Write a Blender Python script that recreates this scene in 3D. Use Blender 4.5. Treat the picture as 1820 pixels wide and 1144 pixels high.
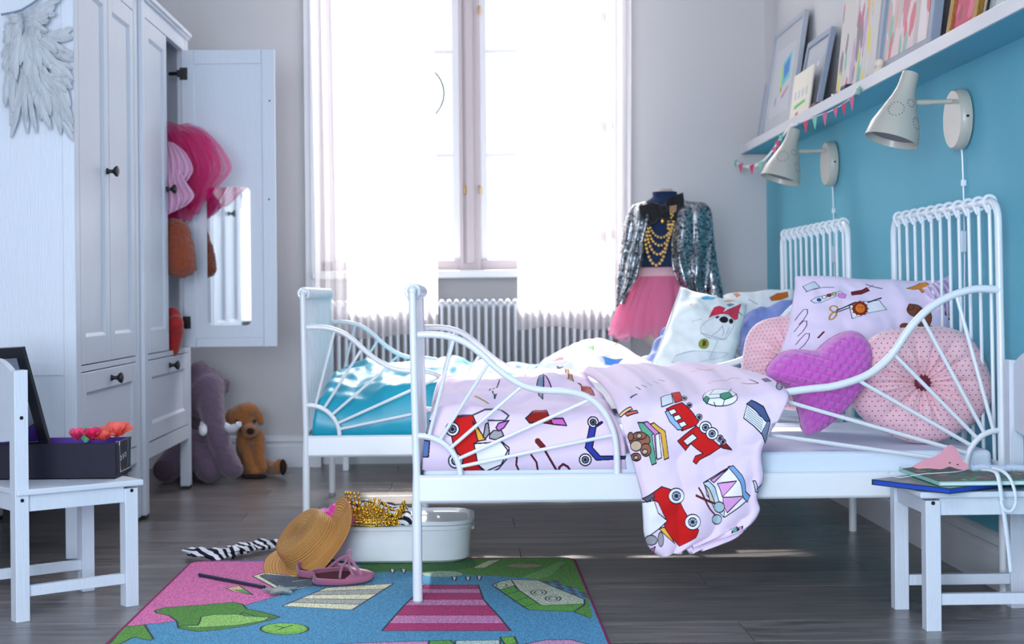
import bpy, bmesh, math, random
import numpy as np
from mathutils import Vector, Matrix, noise
for o in list(bpy.data.objects): bpy.data.objects.remove(o, do_unlink=True)
random.seed(7)
PI = math.pi
# ------------------------------------------------------------------ camera
FPX, CX, CY, ROLL, CAMH = 2710.0, 828.0, 527.0, 0.0095, 0.692
sc = bpy.context.scene
col = sc.collection
cam = bpy.data.cameras.new('camera'); camo = bpy.data.objects.new('camera', cam); col.objects.link(camo)
cam.sensor_fit = 'HORIZONTAL'; cam.sensor_width = 36; cam.lens = FPX/1820*36
cam.shift_x = (910-CX)/1820; cam.shift_y = -(572-CY)/1820
camo.location = (0, 0, CAMH); camo.rotation_euler = (PI/2, ROLL, 0)
cam.dof.use_dof = True; cam.dof.focus_distance = 3.45; cam.dof.aperture_fstop = 5.6
cam.clip_start = 0.05
sc.camera = camo
def srgb(r, g, b):
    f = lambda c: (c/255/12.92 if c <= 10 else ((c/255+.055)/1.055)**2.4)
    return (f(r), f(g), f(b))
# ------------------------------------------------------------------ light
w = bpy.data.worlds.new('world'); sc.world = w; w.use_nodes = True
wn = w.node_tree; bg = wn.nodes['Background']
bg.inputs[0].default_value = (.93, .97, 1, 1); bg.inputs[1].default_value = 1.9
def light(name, typ, loc, target, energy, color, **kw):
    l = bpy.data.lights.new(name, typ); l.energy = energy; l.color = color
    for k, v in kw.items(): setattr(l, k, v)
    o = bpy.data.objects.new(name, l); col.objects.link(o); o.location = loc
    o.rotation_euler = (Vector(target)-Vector(loc)).to_track_quat('-Z', 'Y').to_euler()
    return o
SUN_DIR = Vector((.15, -1, -1.0))
light('sun', 'SUN', (0, 9, 6), Vector((0, 9, 6))+SUN_DIR, 14.0, (1, .93, .86), angle=math.radians(1.5))
light('sky_light', 'AREA', (0, 9.0, 4.6), (0, 4.6, .6), 720, (1, .97, .97), shape='RECTANGLE', size=3.0, size_y=2.2)
light('rear_fill_light', 'AREA', (-.75, -1.15, .95), (-.1, 3.6, .62), 112, (.77, .87, 1), shape='RECTANGLE', size=1.5, size_y=1.3)  # unseen cool fill added behind the camera; no window is there
light('front_fill_light', 'AREA', (-.25, 1.0, 1.75), (0, 3.6, .35), 14, (.84, .91, 1), shape='DISK', size=.9)  # soft overhead fill added for the foreground; no lamp hangs here
sc.view_settings.view_transform = 'Standard'; sc.view_settings.look = 'None'
sc.view_settings.gamma = 1; sc.view_settings.use_curve_mapping = False
sc.view_settings.exposure = 0.28
sc.cycles.use_denoising = True; sc.cycles.max_bounces = 10; sc.cycles.transparent_max_bounces = 24
sc.cycles.diffuse_bounces = 6; sc.cycles.sample_clamp_indirect = 6
# ------------------------------------------------------------------ helpers
cr, sr = math.cos(ROLL), math.sin(ROLL)
def P(px, py, D):
    a, b = px-CX, py-CY
    return Vector(((a*cr-b*sr)*D/FPX, D, CAMH-(b*cr+a*sr)*D/FPX))
def PZ(px, py, z):                      # where the sight line meets a level
    a, b = px-CX, py-CY
    return P(px, py, (CAMH-z)*FPX/(b*cr+a*sr))
def PX(px, py, X):                      # ... or a plane of constant X
    a, b = px-CX, py-CY
    return P(px, py, X*FPX/(a*cr-b*sr))
def tag(o, label=None, cat=None, group=None, kind=None):
    if label: o['label'] = label
    if cat: o['category'] = cat
    if group: o['group'] = group
    if kind: o['kind'] = kind
    return o
def empty(name, loc, rz=0, label=None, cat=None, group=None, kind=None):
    o = bpy.data.objects.new(name, None); col.objects.link(o)
    o.location = loc; o.rotation_euler = (0, 0, rz); o.empty_display_size = .05
    return tag(o, label, cat, group, kind)
MATS = {}; SHARP = True
def mat(name, c, rough=.5, metal=0, nscale=0, namt=.08, bump=0, bscale=60, sheen=0, coat=0, trans=0, alpha=1, translucent=0, spec=.5, stretch=None):
    if name in MATS: return MATS[name]
    m = bpy.data.materials.new(name); m.use_nodes = True; nt = m.node_tree; b = nt.nodes['Principled BSDF']
    b.inputs['Base Color'].default_value = (*c, 1); b.inputs['Roughness'].default_value = rough
    b.inputs['Metallic'].default_value = metal; b.inputs['Specular IOR Level'].default_value = spec
    b.inputs['Sheen Weight'].default_value = sheen; b.inputs['Coat Weight'].default_value = coat
    b.inputs['Transmission Weight'].default_value = trans; b.inputs['Alpha'].default_value = alpha
    tc = nt.nodes.new('ShaderNodeTexCoord'); src = tc.outputs['Object']
    if stretch:
        mp = nt.nodes.new('ShaderNodeMapping'); mp.inputs['Scale'].default_value = stretch
        nt.links.new(src, mp.inputs[0]); src = mp.outputs[0]
    n = nt.nodes.new('ShaderNodeTexNoise'); n.inputs['Scale'].default_value = nscale or 18; n.inputs['Detail'].default_value = 4
    nt.links.new(src, n.inputs['Vector'])
    mx = nt.nodes.new('ShaderNodeMixRGB'); mx.blend_type = 'MULTIPLY'; mx.inputs[1].default_value = (*c, 1)
    rp = nt.nodes.new('ShaderNodeMapRange'); rp.inputs[3].default_value = 1-namt; rp.inputs[4].default_value = 1+namt*.5
    nt.links.new(n.outputs['Fac'], rp.inputs[0]); nt.links.new(rp.outputs[0], mx.inputs[2]); mx.inputs[0].default_value = 1
    nt.links.new(mx.outputs[0], b.inputs['Base Color'])
    if bump:
        n2 = nt.nodes.new('ShaderNodeTexNoise'); n2.inputs['Scale'].default_value = bscale; n2.inputs['Detail'].default_value = 3
        nt.links.new(src, n2.inputs['Vector'])
        bp = nt.nodes.new('ShaderNodeBump'); bp.inputs['Strength'].default_value = bump; bp.inputs['Distance'].default_value = .004
        nt.links.new(n2.outputs['Fac'], bp.inputs['Height']); nt.links.new(bp.outputs[0], b.inputs['Normal'])
    if translucent:
        t = nt.nodes.new('ShaderNodeBsdfTranslucent'); t.inputs[0].default_value = (*c, 1)
        ms = nt.nodes.new('ShaderNodeMixShader'); ms.inputs[0].default_value = translucent
        nt.links.new(b.outputs[0], ms.inputs[1]); nt.links.new(t.outputs[0], ms.inputs[2])
        nt.links.new(ms.outputs[0], nt.nodes['Material Output'].inputs[0])
    MATS[name] = m; return m
def sheer(name, c, opacity, transl=.7):
    m = bpy.data.materials.new(name); m.use_nodes = True; nt = m.node_tree; out = nt.nodes['Material Output']
    nt.nodes.remove(nt.nodes['Principled BSDF'])
    d = nt.nodes.new('ShaderNodeBsdfDiffuse'); d.inputs[0].default_value = (*c, 1)
    t = nt.nodes.new('ShaderNodeBsdfTranslucent'); t.inputs[0].default_value = (*c, 1)
    tr = nt.nodes.new('ShaderNodeBsdfTransparent')
    m1 = nt.nodes.new('ShaderNodeMixShader'); m1.inputs[0].default_value = transl
    nt.links.new(d.outputs[0], m1.inputs[1]); nt.links.new(t.outputs[0], m1.inputs[2])
    m2 = nt.nodes.new('ShaderNodeMixShader')
    lw = nt.nodes.new('ShaderNodeLayerWeight'); lw.inputs[0].default_value = .35
    mr = nt.nodes.new('ShaderNodeMapRange'); mr.inputs[3].default_value = opacity; mr.inputs[4].default_value = min(1, opacity+.45)
    nt.links.new(lw.outputs['Facing'], mr.inputs[0]); nt.links.new(mr.outputs[0], m2.inputs[0])
    nt.links.new(tr.outputs[0], m2.inputs[1]); nt.links.new(m1.outputs[0], m2.inputs[2])
    nt.links.new(m2.outputs[0], out.inputs[0]); return m
def sub(o, lv):
    md = o.modifiers.new('s', 'SUBSURF'); md.levels = lv; md.render_levels = lv
def mesh(name, vs, fs, m, parent=None, org=None, smooth=True, uv=None, bevel=0):
    """one mesh object; world verts are stored about org when org is given"""
    me = bpy.data.meshes.new(name)
    if org is not None:
        og = Vector(org); vs = [Vector(v)-og for v in vs]
    me.from_pydata([tuple(v) for v in vs], [], fs)
    bm = bmesh.new(); bm.from_mesh(me); bmesh.ops.recalc_face_normals(bm, faces=bm.faces)
    bm.to_mesh(me); bm.free()
    if uv is not None:
        ul = me.uv_layers.new(name='UVMap')
        for lp in me.loops: ul.data[lp.index].uv = uv[lp.vertex_index]
    if smooth:
        me.polygons.foreach_set('use_smooth', [True]*len(me.polygons))
        if SHARP: me.set_sharp_from_angle(angle=.75)
    me.materials.append(m)
    o = bpy.data.objects.new(name, me); col.objects.link(o)
    if parent is not None: o.parent = parent
    elif org is not None: o.location = org
    if bevel:
        b = o.modifiers.new('b', 'BEVEL'); b.width = bevel; b.segments = 2; b.limit_method = 'ANGLE'; b.angle_limit = .6
        b.harden_normals = False
    return o
class G:
    """collects shapes that become ONE mesh"""
    def __init__(s): s.v = []; s.f = []; s.u = []
    def add(s, vs, fs, u=None):
        k = len(s.v); s.v += [Vector(v) for v in vs]; s.f += [tuple(i+k for i in f) for f in fs]
        s.u += (u if u is not None else [(0, 0)]*len(vs)); return s
    def box(s, x0, x1, y0, y1, z0, z1):
        return s.add([(x, y, z) for x in (x0, x1) for y in (y0, y1) for z in (z0, z1)],
                     [(0, 1, 3, 2), (4, 6, 7, 5), (0, 4, 5, 1), (2, 3, 7, 6), (0, 2, 6, 4), (1, 5, 7, 3)])
    def tube(s, pts, r, n=10, cap=True, closed=False):
        pts = [Vector(p) for p in pts]; N = len(pts); rr = r if hasattr(r, '__len__') else [r]*N
        vs = []; up = None
        for i, p in enumerate(pts):
            if closed: t = pts[(i+1) % N]-pts[i-1]
            else: t = pts[min(i+1, N-1)]-pts[max(i-1, 0)]
            if t.length < 1e-9: t = Vector((0, 0, 1))
            t.normalize()
            if up is None:
                up = t.orthogonal().normalized()
            up = (up-t*up.dot(t)); up = up.normalized() if up.length > 1e-6 else t.orthogonal().normalized()
            bn = t.cross(up)
            for k in range(n):
                a = 2*PI*k/n; vs.append(p+(up*math.cos(a)+bn*math.sin(a))*rr[i])
        fs = []
        for i in range(N if closed else N-1):
            j = (i+1) % N
            for k in range(n): fs.append((i*n+k, i*n+(k+1) % n, j*n+(k+1) % n, j*n+k))
        if cap and not closed: fs += [tuple(range(n))[::-1], tuple(range((N-1)*n, N*n))]
        return s.add(vs, fs)
    def lathe(s, prof, o=(0, 0, 0), axis=(0, 0, 1), n=24, cap=True, sx=1, sy=1):
        q = Vector((0, 0, 1)).rotation_difference(Vector(axis).normalized()); o = Vector(o)
        vs = [o+q @ Vector((r*math.cos(2*PI*k/n)*sx, r*math.sin(2*PI*k/n)*sy, z)) for r, z in prof for k in range(n)]
        fs = [(i*n+k, i*n+(k+1) % n, (i+1)*n+(k+1) % n, (i+1)*n+k) for i in range(len(prof)-1) for k in range(n)]
        if cap: fs += [tuple(range(n))[::-1], tuple(range((len(prof)-1)*n, len(prof)*n))]
        return s.add(vs, fs)
    def ball(s, c, r, n=10, m=None):
        rx, ry, rz = r if hasattr(r, '__len__') else (r, r, r); c = Vector(c); m = m or max(4, n//2+1)
        vs = [c+Vector((0, 0, -rz))]
        for i in range(1, m):
            a = -PI/2+PI*i/m
            vs += [c+Vector((rx*math.cos(a)*math.cos(2*PI*k/n), ry*math.cos(a)*math.sin(2*PI*k/n), rz*math.sin(a))) for k in range(n)]
        vs.append(c+Vector((0, 0, rz))); L = len(vs)-1
        fs = [(0, 1+(k+1) % n, 1+k) for k in range(n)]
        fs += [(1+i*n+k, 1+i*n+(k+1) % n, 1+(i+1)*n+(k+1) % n, 1+(i+1)*n+k) for i in range(m-2) for k in range(n)]
        fs += [(1+(m-2)*n+k, 1+(m-2)*n+(k+1) % n, L) for k in range(n)]
        return s.add(vs, fs)
    def grid(s, fn, nu, nv, uvf=None):
        vs = []; us = []
        for j in range(nv+1):
            for i in range(nu+1):
                vs.append(fn(i/nu, j/nv)); us.append(uvf(i/nu, j/nv) if uvf else (i/nu, j/nv))
        return s.add(vs, [(j*(nu+1)+i, j*(nu+1)+i+1, (j+1)*(nu+1)+i+1, (j+1)*(nu+1)+i) for j in range(nv) for i in range(nu)], us)
    def prism(s, pts, off):
        n = len(pts); off = Vector(off); pts = [Vector(p) for p in pts]
        return s.add(pts+[p+off for p in pts], [tuple(range(n))[::-1], tuple(range(n, 2*n))]+[(i, (i+1) % n, n+(i+1) % n, n+i) for i in range(n)])
    def build(s, name, m, parent=None, org=None, smooth=True, bevel=0):
        return mesh(name, s.v, s.f, m, parent, org, smooth, s.u, bevel)
def bx(name, m, b, parent=None, org=None, bevel=.002):
    return G().box(*b).build(name, m, parent, org, False, bevel)
def smooth_path(pts, n=8, closed=False):
    pts = [Vector(p) for p in pts]; out = []; N = len(pts)
    for i in range(N if closed else N-1):
        if closed: a, b, c, d = pts[i-1], pts[i], pts[(i+1) % N], pts[(i+2) % N]
        else: a, b, c, d = pts[max(i-1, 0)], pts[i], pts[i+1], pts[min(i+2, N-1)]
        for k in range(n):
            t = k/n; out.append(.5*((2*b)+(c-a)*t+(2*a-5*b+4*c-d)*t*t+(3*b-a-3*c+d)*t**3))
    if not closed: out.append(pts[-1])
    return out
def fix_shade(o, ang=40):
    me = o.data
    bm = bmesh.new(); bm.from_mesh(me)
    for e in bm.edges:
        if len(e.link_faces) == 2 and e.calc_face_angle(0) > math.radians(ang): e.smooth = False
    bm.to_mesh(me); bm.free()
def blob(name, m, shapes, voxel, parent=None, org=None, fur=0, fs=40):
    """soft body: capsules and ellipsoids fused into one skin"""
    g = G()
    for s in shapes:
        if s[0] == 'b': g.ball(s[1], s[2], 20)
        else: g.tube(s[1], s[2], 16); g.ball(s[1][0], s[2][0], 16); g.ball(s[1][-1], s[2][-1], 16)
    o = g.build(name, m, None, (0, 0, 0))
    r = o.modifiers.new('r', 'REMESH'); r.mode = 'VOXEL'; r.voxel_size = voxel
    sm = o.modifiers.new('sm', 'SMOOTH'); sm.iterations = 6; sm.factor = .6
    dg = bpy.context.evaluated_depsgraph_get(); me = bpy.data.meshes.new_from_object(o.evaluated_get(dg))
    o.modifiers.clear(); o.data = me
    og = Vector(org) if org is not None else Vector((0, 0, 0))
    for v in me.vertices:
        if fur: v.co += v.normal*fur*noise.noise(v.co*fs)
    for v in me.vertices: v.co -= og
    me.polygons.foreach_set('use_smooth', [True]*len(me.polygons))
    if parent is not None: o.parent = parent
    else: o.location = og
    return o
# ------------------------------------------------------------------ flat print, drawn by code
class Canvas:
    def __init__(s, w, h, bg): s.w, s.h = w, h; s.a = np.ones((h, w, 4), np.float32); s.a[:, :, :3] = np.array(bg)/255
    def _put(s, x0, x1, y0, y1, mask, c): s.a[y0:y1, x0:x1][mask, :3] = np.array(c)/255
    def _bb(s, xs, ys, p=2):
        return max(0, int(min(xs)-p)), min(s.w, int(max(xs)+p)+1), max(0, int(min(ys)-p)), min(s.h, int(max(ys)+p)+1)
    def poly(s, pts, c, line=None, lw=1.5):
        xs = [p[0] for p in pts]; ys = [p[1] for p in pts]; x0, x1, y0, y1 = s._bb(xs, ys)
        if x1 > x0 and y1 > y0 and c is not None:
            X, Y = np.meshgrid(np.arange(x0, x1)+.5, np.arange(y0, y1)+.5); ins = np.zeros(X.shape, bool)
            for i in range(len(pts)):
                ax, ay = pts[i-1]; b_x, b_y = pts[i]
                if ay == b_y: continue
                ins ^= ((ay > Y) != (b_y > Y)) & (X < (b_x-ax)*(Y-ay)/(b_y-ay)+ax)
            s._put(x0, x1, y0, y1, ins, c)
        if line is not None: s.line(list(pts)+[pts[0]], line, lw)
    def line(s, pts, c, lw=1.5):
        for (ax, ay), (b_x, b_y) in zip(pts[:-1], pts[1:]):
            x0, x1, y0, y1 = s._bb((ax, b_x), (ay, b_y), lw+1)
            if x1 <= x0 or y1 <= y0: continue
            X, Y = np.meshgrid(np.arange(x0, x1)+.5, np.arange(y0, y1)+.5)
            dx, dy = b_x-ax, b_y-ay; L = dx*dx+dy*dy or 1e-6
            t = np.clip(((X-ax)*dx+(Y-ay)*dy)/L, 0, 1)
            s._put(x0, x1, y0, y1, np.hypot(X-ax-t*dx, Y-ay-t*dy) < lw/2+.3, c)
    def image(s, name):
        im = bpy.data.images.new(name, s.w, s.h); im.pixels.foreach_set(np.ascontiguousarray(s.a[::-1]).ravel()); im.update(); im.pack(); return im
def ring(cx, cy, rx, ry=None, rot=0, n=22):
    ry = rx if ry is None else ry; c, q = math.cos(rot), math.sin(rot)
    return [(cx+rx*math.cos(a)*c-ry*math.sin(a)*q, cy+rx*math.cos(a)*q+ry*math.sin(a)*c) for a in [2*PI*i/n for i in range(n)]]
def print_mat(name, cv, rough=.8, bump=.15, bscale=500, sheen=.1, translucent=0, pile=0):
    m = bpy.data.materials.new(name); m.use_nodes = True; nt = m.node_tree; b = nt.nodes['Principled BSDF']
    ti = nt.nodes.new('ShaderNodeTexImage'); ti.image = cv.image(name); ti.extension = 'EXTEND'
    nt.links.new(ti.outputs[0], b.inputs['Base Color']); b.inputs['Roughness'].default_value = rough
    b.inputs['Sheen Weight'].default_value = sheen; b.inputs['Specular IOR Level'].default_value = .25
    tc = nt.nodes.new('ShaderNodeTexCoord'); n2 = nt.nodes.new('ShaderNodeTexNoise'); n2.inputs['Scale'].default_value = bscale
    nt.links.new(tc.outputs['Object'], n2.inputs['Vector'])
    bp = nt.nodes.new('ShaderNodeBump'); bp.inputs['Strength'].default_value = bump; bp.inputs['Distance'].default_value = .003
    nt.links.new(n2.outputs['Fac'], bp.inputs['Height']); nt.links.new(bp.outputs[0], b.inputs['Normal'])
    if pile:
        mx = nt.nodes.new('ShaderNodeMixRGB'); mx.blend_type = 'MULTIPLY'; mx.inputs[0].default_value = 1
        mr = nt.nodes.new('ShaderNodeMapRange'); mr.inputs[1].default_value = .3; mr.inputs[2].default_value = .7
        mr.inputs[3].default_value = 1-pile; mr.inputs[4].default_value = 1+pile
        nt.links.new(n2.outputs['Fac'], mr.inputs[0]); nt.links.new(ti.outputs[0], mx.inputs[1]); nt.links.new(mr.outputs[0], mx.inputs[2])
        nt.links.new(mx.outputs[0], b.inputs['Base Color'])
    if translucent:
        t = nt.nodes.new('ShaderNodeBsdfTranslucent'); nt.links.new(ti.outputs[0], t.inputs[0])
        ms = nt.nodes.new('ShaderNodeMixShader'); ms.inputs[0].default_value = translucent
        nt.links.new(b.outputs[0], ms.inputs[1]); nt.links.new(t.outputs[0], ms.inputs[2])
        nt.links.new(ms.outputs[0], nt.nodes['Material Output'].inputs[0])
    return m
def fbm(x, y, z=0, o=3): return noise.fractal(Vector((x, y, z)), 1, 2, o)
WHITE = mat('white_lacquer', (.80, .83, .88), .35, coat=.15, nscale=6, namt=.03, bump=.05, bscale=90)
WWOOD = mat('white_stained_wood', (.66, .71, .80), .42, nscale=30, namt=.05, bump=.25, bscale=60, stretch=(6, 6, .35))
BEDM = mat('white_enamelled_steel', (.80, .84, .88), .28, coat=.3, nscale=4, namt=.02)
BLACK = mat('black_metal', (.012, .012, .014), .4, .2)
MIRR = mat('mirror_glass', (.92, .93, .95), .03, 1, namt=0)
CHROME = mat('polished_metal', (.75, .76, .78), .18, 1)
INK = (40, 30, 50)
# ------------------------------------------------------------------ setting
WX, WLX, WY, CEIL, RY = 1.24, -1.56, 6.27, 3.1, -1.5
wallw = mat('white_wall_paint', srgb(204, 203, 205), .85, nscale=3, namt=.03, bump=.15, bscale=220)
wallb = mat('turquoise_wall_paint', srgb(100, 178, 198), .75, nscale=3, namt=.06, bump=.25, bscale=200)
def st(name, b, m, **k):
    o = bx(name, m, b, bevel=0); return tag(o, kind='structure')
SHZ = 1.257                              # underside of the picture ledge, where the blue paint ends
WIN = (-.60, .62, .80, 2.95)
bw = G(); x0, x1, z0, z1 = WIN
bw.box(WLX-.1, x0, WY, WY+.28, -.06, CEIL).box(x1, WX+.1, WY, WY+.28, -.06, CEIL).box(x0, x1, WY+.10, WY+.28, -.06, z0).box(x0, x1, WY, WY+.28, z1, CEIL)
tag(bw.build('wall_back', wallw, smooth=False), kind='structure')
wr = tag(empty('wall_right', (WX, 3, 0)), kind='structure')
bx('lower_wall', wallb, (WX, WX+.1, RY, WY, -.06, SHZ+.01), wr, (WX, 3, 0), 0)['label'] = 'turquoise painted lower wall'
bx('upper_wall', wallw, (WX, WX+.1, RY, WY, SHZ+.01, CEIL), wr, (WX, 3, 0), 0)
st('wall_left', (WLX-.1, WLX, RY, WY, -.06, CEIL), wallw)
st('wall_front', (WLX-.1, WX+.1, RY-.1, RY, -.06, CEIL), wallw)
st('ceiling', (WLX-.1, WX+.1, RY, WY+.3, CEIL, CEIL+.1), wallw)
# floor: laminate planks laid across the room
fl = tag(empty('floor', (0, 3, 0)), kind='structure')
fbase = mat('floor_underlay', (.05, .045, .045), .9)
bx('subfloor', fbase, (WLX, WX, RY, WY+.2, -.06, -.009), fl, (0, 3, 0), 0)
def plank_mat(i):
    nm = 'laminate_%d' % i
    m = bpy.data.materials.new(nm); m.use_nodes = True; nt = m.node_tree; b = nt.nodes['Principled BSDF']
    tc = nt.nodes.new('ShaderNodeTexCoord'); mp = nt.nodes.new('ShaderNodeMapping'); mp.inputs['Scale'].default_value = (1.2, 14, 1)
    mp.inputs['Location'].default_value = (i*3.1, i*1.7, 0)
    oi = nt.nodes.new('ShaderNodeObjectInfo'); va = nt.nodes.new('ShaderNodeVectorMath'); va.operation = 'ADD'
    nt.links.new(tc.outputs['Object'], va.inputs[0]); nt.links.new(oi.outputs['Random'], va.inputs[1])
    nt.links.new(va.outputs[0], mp.inputs[0])
    n = nt.nodes.new('ShaderNodeTexNoise'); n.inputs['Scale'].default_value = 2.2; n.inputs['Detail'].default_value = 8; n.inputs['Distortion'].default_value = 1.4
    nt.links.new(mp.outputs[0], n.inputs['Vector'])
    r = nt.nodes.new('ShaderNodeValToRGB'); e = r.color_ramp.elements
    k = [1, .86, 1.1][i]
    e[0].position = .3; e[0].color = (.060*k, .055*k, .057*k, 1); e[1].position = .72; e[1].color = (.27*k, .24*k, .232*k, 1)
    nt.links.new(n.outputs['Fac'], r.inputs[0]); nt.links.new(r.outputs[0], b.inputs['Base Color'])
    b.inputs['Roughness'].default_value = .3; b.inputs['Specular IOR Level'].default_value = .9
    bp = nt.nodes.new('ShaderNodeBump'); bp.inputs['Strength'].default_value = .12; bp.inputs['Distance'].default_value = .002
    nt.links.new(n.outputs['Fac'], bp.inputs['Height']); nt.links.new(bp.outputs[0], b.inputs['Normal'])
    return m
pm = [plank_mat(i) for i in range(3)]
PW, PL = .19, 1.28; pme = []
for i in range(3):
    g = G().box(-PL/2+.0008, PL/2-.0008, -PW/2+.0008, PW/2-.0008, -.009, 0)
    o = g.build('plank', pm[i], fl, None, False, .0012); pme.append(o)
k = 0; rows = int((WY-2.3)/PW)+1
for r in range(rows):
    yc = WY-PW/2-r*PW; off = [(.0), .43, .86][r % 3]
    x = WLX-off
    while x < WX:
        if x+PL > WLX+.05:
            src = pme[(k*7+r) % 3]; o = src if k < 0 else src.copy()
            col.objects.link(o); o.parent = fl
            xa, xb = max(x, WLX), min(x+PL, WX); o.location = ((xa+xb)/2, yc-3, 0); o.scale = ((xb-xa)/PL, 1, 1)
            k += 1
        x += PL
for o in pme: bpy.data.objects.remove(o)
bx('niche_board', pm[0], (WIN[0], WIN[1], WY, WY+.12, -.009, 0), fl, (0, 3, 0), 0)
bx('front_boards', pm[0], (WLX, WX, RY, WY-rows*PW, -.009, 0), fl, (0, 3, 0), 0)['kind'] = 'stuff'
# skirting
trimm = mat('white_trim', (.72, .74, .78), .4, nscale=5, namt=.03)
def skirting(name, axis, a, b, at):
    prof = [(0, 0), (.018, 0), (.018, .085), (.014, .092), (.014, .1), (.018, .106), (.012, .122), (.005, .128), (0, .13)]
    if axis == 'x': pts = [(a, at-d, z) for d, z in prof]; off = (b-a, 0, 0)
    elif axis == 'l': pts = [(at+d, a, z) for d, z in prof]; off = (0, b-a, 0)
    else: pts = [(at-d, a, z) for d, z in prof]; off = (0, b-a, 0)
    return tag(G().prism(pts, off).build(name, trimm, smooth=False), kind='structure')
skirting('baseboard_back', 'x', WLX, x0-.055, WY)
skirting('baseboard_niche', 'x', x0, x1, WY+.10)
skirting('baseboard_corner', 'x', x1+.055, WX, WY)
skirting('baseboard_left', 'l', RY, WY, WLX)
skirting('baseboard_right', 'y', RY, WY-.018, WX)
# ---- window
framem = mat('window_frame_backlit_shade', srgb(182, 172, 176), .5, nscale=5, namt=.03)  # backlit shade of the white frame put into this pinkish grey
wi = tag(empty('window_1', (0, WY+.12, z0)), kind='structure'); wo = (0, WY+.12, z0)
fy0, fy1 = WY+.10, WY+.15
frm = G().box(x0, x0+.05, fy0-.02, fy1, z0, z1).box(x1-.05, x1, fy0-.02, fy1, z0, z1).box(x0, x1, fy0-.02, fy1, z1-.05, z1).box(x0, x1, fy0-.02, fy1, z0, z0+.045)
frm.build('frame', framem, wi, wo, False, .003)
xm = .022
mull = G().box(xm-.042, xm+.042, fy0-.04, fy1, z0, z1).box(xm-.016, xm+.016, fy0-.055, fy0-.03, z0+.03, z1).box(xm-.036, xm-.028, fy0-.05, fy0-.03, z0+.03, z1)
mull.build('mullion', framem, wi, wo, False, .003)['label'] = 'white centre post where both casements meet'
rows_z = [.851, 1.284, 1.717, 2.15, 2.583]
panem = bpy.data.materials.new('window_glass'); panem.use_nodes = True; nt = panem.node_tree; nt.nodes.remove(nt.nodes['Principled BSDF'])
t1_, g1_, m1_ = nt.nodes.new('ShaderNodeBsdfTransparent'), nt.nodes.new('ShaderNodeBsdfGlossy'), nt.nodes.new('ShaderNodeMixShader'); g1_.inputs['Roughness'].default_value = .02; m1_.inputs[0].default_value = .04
nt.links.new(t1_.outputs[0], m1_.inputs[1]); nt.links.new(g1_.outputs[0], m1_.inputs[2]); nt.links.new(m1_.outputs[0], nt.nodes['Material Output'].inputs[0])
for (a, b) in ((x0+.05, xm-.042), (xm+.042, x1-.05)):
    cg = G().box(a, a+.03, fy0, fy1-.01, z0+.045, z1-.05).box(b-.03, b, fy0, fy1-.01, z0+.045, z1-.05)
    cg.build('casement_stile', trimm, wi, wo, False, .002)
    for z in rows_z[1:]: bx('muntin', trimm, (a+.03, b-.03, fy0+.005, fy1-.015, z-.009, z+.009), wi, wo)
    zz = [z0+.045]+rows_z[1:]+[z1-.05]
    for q in range(5): bx('pane', panem, (a+.03, b-.03, fy0+.022, fy0+.025, zz[q]+.009, zz[q+1]-.009), wi, wo, 0)
bx('sill', trimm, (x0-.03, x1+.03, WY-.05, fy0-.02, z0-.032, z0), wi, wo, .006)
brass = mat('brass', (.55, .36, .14), .35, 1)
for (px, py) in ((852, 18), (826, 337), (853, 337)):
    p = P(px, py, fy0-.05); G().lathe([(.004, -.018), (.005, -.016), (.005, .016), (.003, .02)], p, n=10).build('hinge', brass, wi, wo)
cs = G().box(x1, x1+.055, WY-.022, WY, 0, CEIL).box(x0-.055, x0, WY-.022, WY, 0, CEIL).box(x1+.01, x1+.03, WY-.03, WY-.02, 0, CEIL).box(x0-.03, x0-.01, WY-.03, WY-.02, 0, CEIL)
tag(cs.build('trim_1', trimm, smooth=False), kind='structure')
# ---- radiator
rad = empty('radiator', P(838, 700, 6.17), 0, 'white column radiator under the window', 'radiator'); ro = rad.location.copy()
rx0, rx1 = P(592, 600, 6.15).x, P(1084, 600, 6.15).x; n = 39
zt, zb = P(838, 540, 6.15).z, .16
for i in range(n):
    x = rx0+(rx1-rx0)*i/(n-1)
    if i == 0:
        g = G(); 
        for y in (6.085, 6.125, 6.165, 6.205): g.tube(smooth_path([(0, y, zb), (0, y, zb+.02), (0, y, zt-.03), (0, y, zt)], 3), .0066, 8)
        g.box(-.0035, .0035, 6.085, 6.205, zb, zt)
        g.ball((0, 6.10, zt), (.0135, .02, .02), 10).ball((0, 6.19, zt), (.0135, .02, .02), 10).ball((0, 6.10, zb), (.0135, .02, .02), 10).ball((0, 6.19, zb), (.0135, .02, .02), 10)
        g.tube([(0, 6.10, zt), (0, 6.19, zt)], .010, 8).tube([(0, 6.10, zb), (0, 6.19, zb)], .010, 8)
        c0 = g.build('column', WHITE, rad, (0, 0, 0)); c = c0
    else: c = c0.copy(); col.objects.link(c)
    c.location = (x-ro.x, -ro.y, -ro.z)
G().tube([(rx0-.02, 6.13, zt-.005), (rx1+.02, 6.13, zt-.005)], .011, 10).build('top_pipe', WHITE, rad, ro)
G().tube([(rx0-.02, 6.13, zb+.005), (rx1+.02, 6.13, zb+.005)], .011, 10).build('bottom_pipe', WHITE, rad, ro)
for s in (rx0+.05, rx1-.05): bx('leg', WHITE, (s-.012, s+.012, 6.10, 6.165, 0, zb), rad, ro)
kn = P(1086, 585, 6.12)
G().tube([(rx1+.02, 6.13, zt-.02), (kn.x, 6.12, kn.z)], .008, 8).lathe([(.012, -.02), (.016, -.012), (.016, .012), (.01, .02)], kn, (1, 0, 0), 14).build('valve', CHROME, rad, ro)
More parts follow.
